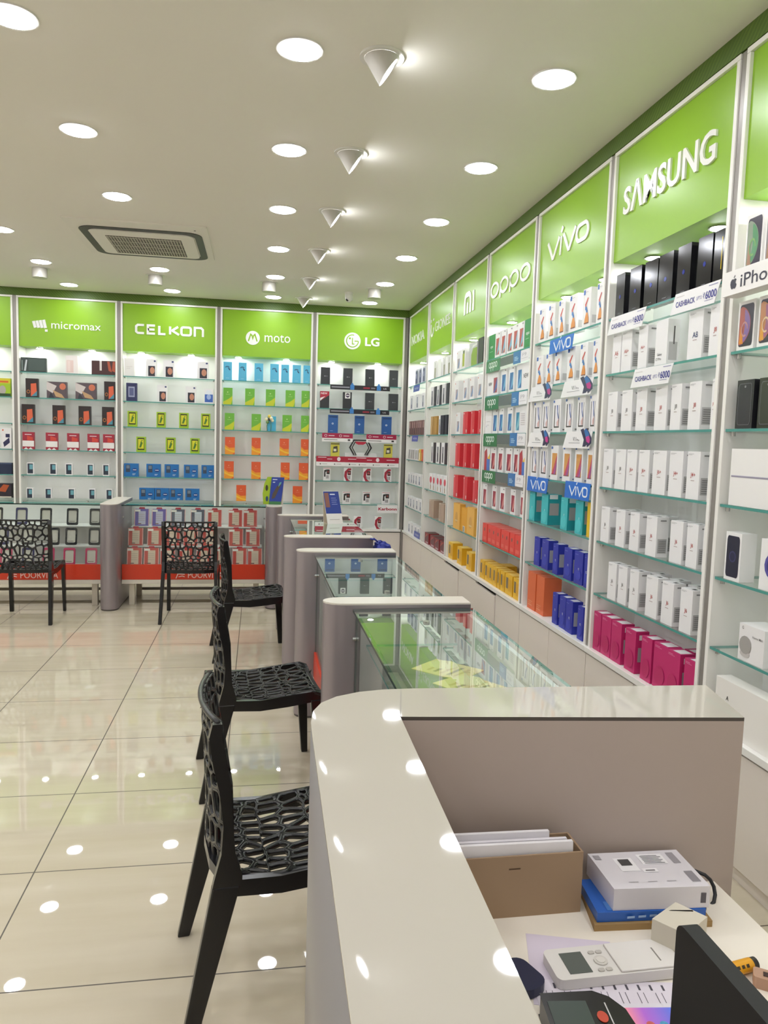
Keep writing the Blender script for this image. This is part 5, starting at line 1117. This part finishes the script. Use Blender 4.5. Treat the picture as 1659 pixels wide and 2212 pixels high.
# white handset with lit colourful screen
def scr(nt, b, N, L):
    tc = N('ShaderNodeTexCoord'); sp = N('ShaderNodeSeparateXYZ'); L(tc.outputs['Generated'], sp.inputs[0])
    cr = N('ShaderNodeValToRGB'); L(sp.outputs[0], cr.inputs[0])
    cr.color_ramp.elements[0].color = lin('#d8835a'); cr.color_ramp.elements[1].color = lin('#3a5fae')
    e = cr.color_ramp.elements.new(.45); e.color = lin('#8a52a0')
    L(cr.outputs[0], b.inputs['Base Color']); L(cr.outputs[0], b.inputs['Emission Color']); b.inputs['Emission Strength'].default_value = .55
t = thing('smartphone', 'white smartphone with lit orange and violet screen', 'phone', (-1.212, -7.846, ZW+.0018), -.12)
m = MB(); m.prism(rrect(-.045, .045, -.07, .07, .008, 4), 0, .007, M('#ddd8e0', .3)); m.build('body', t, bevel=.0015)
MB().box(-.037, .042, -.066, .062, .0072, .0077, tex_mat('handset_screen', scr, .2)).build('screen', t)
for k in range(3): MB().prism(ell(.0+.017*k, .034, .0055, .0055, 12), .0078, .0081, M(['#c75f5a', '#4f9ac0', '#d0b05a'][k], .4)).build('screen_icon', t)
# navy lid by the counter edge
m = MB(); m.prism(rrect(-.022, .022, -.03, .03, .016, 5), 0, .012, M('#1b2140', .35)); o = m.build('navy_lid', None, (-1.338, -7.712, ZW+.0018), .4, bevel=.004); tag(o, 'dark navy rounded lid by the raised counter edge', 'lid')
# marker pen
t = thing('marker_pen', 'yellow marker pen with black cap beside the black screen', 'pen', (-1.042, -7.735, ZW+.0095), .18)
MB().cyl((-.04, 0, 0), .009, .068, M('#e0a01c', .35), 'x', 18).build('barrel', t)
MB().cyl((.0282, 0, 0), .0085, .008, M('#26221f', .35), 'x', 18).build('end_plug', t)
m = MB(); m.add([(x, -.0091*math.cos(a), .0091*math.sin(a)) for a in (.25, .6, .95) for x in (-.03, .015)], [(0, 1, 3, 2), (2, 3, 5, 4)], M('#3a2f1c', .5)); 
m = MB()
for k in range(6):
    x = -.026 + .008*k
    m.add([(xx, -.0093*math.cos(a), .0093*math.sin(a)) for a in (.45, .9) for xx in (x, x+.005)], [(0, 1, 3, 2)], M('#332815', .5))
m.build('printed_mark', t)
# wooden-coloured adaptor
t = thing('adaptor', 'light brown plastic adaptor with dark slot, right of the marker', 'adaptor', (-1.0, -7.767, ZW), -.6)
m = MB(); m.prism(rrect(-.03, .03, -.011, .011, .004, 3), 0, .016, M('#b58f76', .5)); m.build('body', t, bevel=.002)
MB().box(-.018, .026, -.005, .004, .0162, .0168, M('#3a221c', .5)).build('slot', t)
# black screen seen edge-on
t = thing('monitor', 'black slim monitor seen from behind on the worktop', 'monitor', (-1.262, -8.10, ZW), 0)
m = MB(); b0, b1 = -.30, .160
m.prism(rrect(b0, b1, .045, .236, .012, 4), -.004, .014, M('#121212', .55), 'x'); m.build('screen_housing', t, bevel=.003)
MB().box(.0145, .0152, b0+.012, b1-.012, .058, .226, M('#0d0f12', .12)).build('screen', t)
MB().box(-.0015, .0115, -.10, -.04, .004, .05, M('#161616', .5)).build('neck', t)
MB().prism(rrect(-.05, .06, -.16, .02, .02, 4), 0, .008, M('#161616', .5)).build('foot', t)

# ------------------------------------------------------------------ black openwork chairs
M_CH = M('#131214', .22, 0, .5)
def clip(poly, nx, ny, c):
    out = []
    for i in range(len(poly)):
        a, b = poly[i], poly[(i+1) % len(poly)]
        da, db = a[0]*nx+a[1]*ny-c, b[0]*nx+b[1]*ny-c
        if da <= 0: out.append(a)
        if (da < 0 < db) or (db < 0 < da):
            s = da/(da-db); out.append((a[0]+(b[0]-a[0])*s, a[1]+(b[1]-a[1])*s))
    return out
def lattice(W, L, nx, ny, wall, seed, surf, border=.012):
    rng = random.Random(seed); sites = []
    for j in range(ny):
        for i in range(nx):
            sites.append((W*(i+.5+(.5 if j % 2 else 0)*.8+rng.uniform(-.28, .28))/(nx+.2) , L*(j+.5+rng.uniform(-.28, .28))/ny))
    m = MB(); N = 14
    for k, s in enumerate(sites):
        P_ = [(0, 0), (W, 0), (W, L), (0, L)]
        for j, q in enumerate(sites):
            if j == k: continue
            nx_, ny_ = q[0]-s[0], q[1]-s[1]
            if nx_*nx_+ny_*ny_ > (.2)**2: continue
            P_ = clip(P_, nx_, ny_, (q[0]**2+q[1]**2-s[0]**2-s[1]**2)/2)
            if len(P_) < 3: break
        if len(P_) < 3: continue
        cx = sum(p[0] for p in P_)/len(P_); cyy = sum(p[1] for p in P_)/len(P_)
        I_ = list(P_)
        for i in range(len(P_)):
            a, b = P_[i], P_[(i+1) % len(P_)]
            d = math.hypot(b[0]-a[0], b[1]-a[1])
            if d < 1e-7: continue
            nx_, ny_ = (b[1]-a[1])/d, -(b[0]-a[0])/d
            onb = min(abs(a[0])+abs(b[0]), abs(a[0]-W)+abs(b[0]-W), abs(a[1])+abs(b[1]), abs(a[1]-L)+abs(b[1]-L)) < 1e-6
            I_ = clip(I_, nx_, ny_, a[0]*nx_+a[1]*ny_ - (border if onb else wall))
            if len(I_) < 3: break
        def rad(poly, ang):
            dx, dy = math.cos(ang), math.sin(ang); best = 1e9
            for i in range(len(poly)):
                a, b = poly[i], poly[(i+1) % len(poly)]
                ex, ey = b[0]-a[0], b[1]-a[1]; den = dx*ey-dy*ex
                if abs(den) < 1e-12: continue
                tt = ((a[0]-cx)*ey-(a[1]-cyy)*ex)/den; uu = ((a[0]-cx)*dy-(a[1]-cyy)*dx)/den
                if tt > 0 and -1e-6 <= uu <= 1+1e-6: best = min(best, tt)
            return best if best < 1e8 else 0
        ang = sorted([math.atan2(p[1]-cyy, p[0]-cx) for p in P_] + [-PI+2*PI*i/N for i in range(N)])
        O = [(cx+rad(P_, a)*math.cos(a), cyy+rad(P_, a)*math.sin(a)) for a in ang]
        n = len(ang)
        if len(I_) >= 3 and abs(sum(I_[i][0]*I_[(i+1) % len(I_)][1]-I_[(i+1) % len(I_)][0]*I_[i][1] for i in range(len(I_)))) > 2e-5:
            ok = all(clip(I_, 1, 0, cx)) if False else True
            r = [rad(I_, a) for a in ang]
            if min(r) > 0:
                r = [(r[i-1]+2*r[i]+r[(i+1) % n])/4 for i in range(n)]
                r = [min(r[i], rad(I_, ang[i])) for i in range(n)]
                Q = [(cx+r[i]*math.cos(ang[i]), cyy+r[i]*math.sin(ang[i])) for i in range(n)]
                m.add([surf(*p) for p in O] + [surf(*p) for p in Q], [(i, (i+1) % n, n+(i+1) % n, n+i) for i in range(n)], M_CH, True)
                continue
        m.add([surf(*p) for p in O], [tuple(range(n))], M_CH, True)
    return m
def interp(T, s):
    for i in range(len(T)-1):
        if s <= T[i+1][0] or i == len(T)-2:
            f = (s-T[i][0])/(T[i+1][0]-T[i][0]); f = max(0, min(1, f)); f2 = f*f*(3-2*f)
            return [T[i][k]*(1-f2)+T[i+1][k]*f2 for k in range(1, len(T[i]))]
BACK = [(0, -.150, .425, .203), (.12, -.150, .54, .200), (.25, -.155, .67, .203), (.36, -.172, .775, .207), (.43, -.182, .832, .205)]
def back_surf(x, s):
    y, z, hw = interp(BACK, s)
    X = (x/.41-.5)*2
    return (X*hw, y - (.052 if s < .25 else .052 - .10*(s-.25))*(1-X*X), z)
SEAT = [(0, -.165, .432, .195), (.12, -.05, .424, .205), (.28, .10, .440, .215), (.40, .215, .452, .22), (.45, .252, .438, .22)]
def seat_surf(x, s):
    y, z, hw = interp(SEAT, s)
    X = (x/.42-.5)*2
    return (X*hw, y, z - .012*(1-X*X))
def solid(o, th):
    md = o.modifiers.new('thickness', 'SOLIDIFY'); md.thickness = th; md.offset = -1
    return o
def build_chair():
    t = thing('chair', '', 'chair', (0, 0, 0), 0, 'black openwork chairs at the glass counters')
    solid(lattice(.41, .43, 9, 9, .0052, 5, back_surf).build('backrest', t), .012)
    sm = lattice(.42, .45, 11, 7, .0052, 8, seat_surf)
    so = sm.build('seat', t); md = so.modifiers.new('thickness', 'SOLIDIFY'); md.thickness = .014; md.offset = -1
    for s in (-1, 1):
        rail = [(-.196, .834), (-.204, .80), (-.196, .74), (-.178, .66), (-.168, .57), (-.172, .50), (-.190, .43), (-.196, .40), (-.122, .398), (-.120, .44), (-.138, .50), (-.143, .57), (-.148, .66), (-.160, .74), (-.172, .80), (-.172, .834)]
        MB().prism(rail, s*.198, s*.222, M_CH, 'x').build('side_rail', t, bevel=.004)
        a, b = (.196, .224) if s > 0 else (-.224, -.196)
        q0 = [(a, -.194), (b, -.194), (b, -.124), (a, -.124)]
        dx = .016*s
        q1 = [(a+dx, -.272), (b+dx, -.272), (b+dx, -.236), (a+dx, -.236)]
        MB().hexa([(p[0], p[1], 0) for p in q1] + [(p[0], p[1], .414) for p in q0], M_CH).build('leg', t, bevel=.004)
        q0 = [(a, .196), (b, .196), (b, .252), (a, .252)]
        q1 = [(a+dx*.3, .232), (b+dx*.3-.004*s, .232), (b+dx*.3-.004*s, .262), (a+dx*.3, .262)]
        MB().hexa([(p[0], p[1], 0) for p in q1] + [(p[0], p[1], .412) for p in q0], M_CH).build('leg', t, bevel=.004)
        ap = [(-.185, .388), (-.02, .378), (.10, .388), (.20, .402), (.25, .395), (.25, .436), (.205, .448), (.10, .438), (-.02, .424), (-.185, .430)]
        MB().prism(ap, s*.200, s*.221, M_CH, 'x').build('side_apron', t, bevel=.004)
    MB().box(-.198, .198, .226, .248, .392, .436, M_CH).build('front_apron', t, bevel=.005)
    MB().prism([(-.198, -.172), (-.12, -.196), (0, -.204), (.12, -.196), (.198, -.172), (.198, -.15), (.12, -.174), (0, -.182), (-.12, -.174), (-.198, -.15)], .408, .438, M_CH, 'z').build('rear_apron', t, bevel=.004)
    MB().tube([back_surf(.41*i/16, .428) for i in range(17)], .0075, M_CH, 8).build('top_rail', t)
    return t
CH = build_chair()
spots = [((-2.235, -2.17), 0.0, 'black openwork plastic chair facing the red packaged covers in the back row'),
         ((-3.53, -2.15), 0.0, 'black openwork plastic chair at the far left, facing the dark handset covers'),
         ((-1.735, -3.275), -1.47, 'black openwork plastic chair seen from the side, farthest along the right row'),
         ((-1.672, -5.26), -1.465, 'black openwork plastic chair seen from the side, middle of the right row'),
         ((-1.622, -6.555), -1.46, 'black openwork plastic chair seen from the side, nearest the white front counter')]
for i, ((x, y), rz, lab) in enumerate(spots):
    o = CH if i == 0 else copy_tree(CH)
    o.location = (x, y, 0); o.rotation_euler = (0, 0, rz); o['label'] = lab

# ------------------------------------------------------------------ ceiling fittings
M_FIT = M('#e9e7e1', .35)
def downlight():
    t = thing('downlight', '', 'ceiling light', (0, 0, H), 0, 'round ceiling downlights')
    MB().cyl((0, 0, -.006), .092, .0058, M_FIT, n=28).build('trim_ring', t)
    MB().cyl((0, 0, -.0085), .078, .0024, M_LAMP, n=24).build('lens', t)
    return t
DL = downlight(); first = True
xs = [-5.68, -4.64, -3.62, -2.60, -1.553, -.511]
ys = [-.34, -1.355, -2.405, -3.45, -4.49, -5.52, -6.56, -7.6, -8.65, -9.7]
for j, y in enumerate(ys):
    for i, x in enumerate(xs):
        if (i, j) == (3, 2): continue
        o = DL if first else copy_tree(DL); first = False
        o.location = (x, y, H)
        o['label'] = 'round ceiling downlight, %s row from back wall, %s column from right wall' % (ORD[j], ORD[5-i])
def gimbal():
    t = thing('tilted_spotlight', '', 'ceiling spotlight', (0, 0, H), 0, 'tilted cone spotlights')
    m = MB(); m.cyl((0, 0, -.008), .088, .0078, M_FIT, n=28); m.build('trim_ring', t)
    # cone shell with an oblique mouth that looks to +x and slightly down
    m = MB(); n = 24; top = []; bot = []
    for k in range(n):
        a = 2*PI*k/n; top.append((.07*math.cos(a), .07*math.sin(a), -.0082))
    c = Vector((.026, 0, -.058)); nrm = Vector((.82, 0, -.57)).normalized(); u = Vector((0, 1, 0)); w = nrm.cross(u)
    for k in range(n):
        a = 2*PI*k/n
        p = c + .058*(math.cos(a)*(-w if w.z < 0 else w)*-1*-1 + math.sin(a)*u)
        bot.append(p)
    if bot[0].z < bot[n//2].z: pass
    # match: k=0 of the ring (+x) joins the upper mouth edge
    hi = max(range(n), key=lambda k: bot[k].z)
    bot = [tuple(bot[(hi+k) % n]) for k in range(n)]
    if bot[n//4][1]*top[n//4][1] < 0: bot = [bot[-k % n] for k in range(n)]
    m.add(top + bot, [(k, (k+1) % n, n+(k+1) % n, n+k) for k in range(n)], M('#c4c0b8', .4), True)
    m.build('cone', t)
    m = MB(); e = .0015
    disc = [tuple(Vector(p)*1 - (Vector(p)-c)*.32 + nrm*e) for p in bot]
    back = [tuple(Vector(p) - nrm*.004) for p in disc]
    m.add(disc + back, [tuple(range(n)), tuple(reversed(range(n, 2*n)))] + [(k, (k+1) % n, n+(k+1) % n, n+k) for k in range(n)], M_SPOT)
    m.build('lens', t)
    return t
GB = gimbal()
for j, y in enumerate([-.37, -1.36, -2.44, -3.5, -4.525, -5.536, -6.58, -7.6]):
    o = GB if j == 0 else copy_tree(GB)
    o.location = (-1.232, y, H); o['label'] = 'white tilted cone spotlight aimed at the right wall, %s from the back wall' % ORD[j]
def can():
    t = thing('ceiling_can', '', 'ceiling fitting', (0, 0, H), 0, 'white cylinder ceiling fittings')
    MB().cyl((0, 0, -.09), .066, .086, M('#c2beb5', .35), n=28).build('body', t, bevel=.012, seg=3)
    MB().cyl((0, 0, -.004), .088, .0038, M_FIT, n=28).build('base_ring', t)
    return t
CN = can()
for j, x in enumerate([-.571, -1.609, -2.676, -3.71, -4.75]):
    o = CN if j == 0 else copy_tree(CN)
    o.location = (x, -1.06, H); o['label'] = 'white cylinder ceiling fitting, %s from the right wall' % ORD[j]
t = thing('security_camera', 'small white dome camera on the ceiling near the back corner', 'camera', (-.797, -.82, H))
MB().cyl((0, 0, -.02), .042, .0198, M_FIT, n=24).build('base', t)
m = MB(); vs = []; n = 20
for i in range(7):
    th = PI/2 + PI/2*i/6
    for k in range(n): vs.append((.04*math.sin(th)*math.cos(2*PI*k/n), .04*math.sin(th)*math.sin(2*PI*k/n), -.055+.045*math.cos(th)))
m.cyl((0, 0, -.055), .04, .034, M('#dcd9d2', .3), n=n)
m.add(vs, [(i*n+k, i*n+(k+1) % n, (i+1)*n+(k+1) % n, (i+1)*n+k) for i in range(6) for k in range(n)], M('#dcd9d2', .25), True)
m.build('housing', t)
MB().cyl((-.018, -.030, -.078), .014, .006, M('#1d1c1e', .15), 'y', 16).build('camera_lens', t)
# cassette air conditioner
t = thing('air_conditioner', 'white square ceiling cassette air conditioner with dark slot ring', 'air conditioner', (-2.58, -2.33, H))
pm = M('#ece8dd', .6)
MB().prism(rrect(-.50, .50, -.56, .45, .01, 2), -.012, -.0002, pm).build('panel', t, bevel=.004)
def ringmesh(o_, i_, z0, z1, mat):
    m = MB(); n = len(o_)
    vs = [(p[0], p[1], z) for z in (z0, z1) for L in (o_, i_) for p in L]
    fs = []
    for k in range(n):
        j = (k+1) % n
        fs += [(k, n+k, n+j, j), (2*n+k, 2*n+j, 3*n+j, 3*n+k), (k, j, 2*n+j, 2*n+k), (n+j, n+k, 3*n+k, 3*n+j)]
    return m.add(vs, fs, mat)
ringmesh(rrect(-.435, .45, -.41, .45, .11, 6), rrect(-.38, .395, -.345, .395, .09, 6), -.0165, -.0124, M('#3b3732', .5)).build('air_slot', t)
MB().prism(rrect(-.37, .385, -.335, .385, .06, 5), -.022, -.0124, pm).build('centre_plate', t, bevel=.003)
g = MB(); g.box(-.27, .285, -.20, .33, -.0236, -.0221, M('#6e6960', .6))
for k in range(26):
    x = -.262 + .0212*k; g.box(x, x+.008, -.198, .328, -.0275, -.0237, M('#b9b2a4', .5))
for k in range(5):
    y = -.19 + .125*k; g.box(-.268, .283, y, y+.012, -.0285, -.0276, M('#c4bdaf', .5))
g.build('grille', t)
MB().cyl((.41, -.47, -.0135), .008, .0012, M('#55504a', .5), n=12).build('sensor', t)
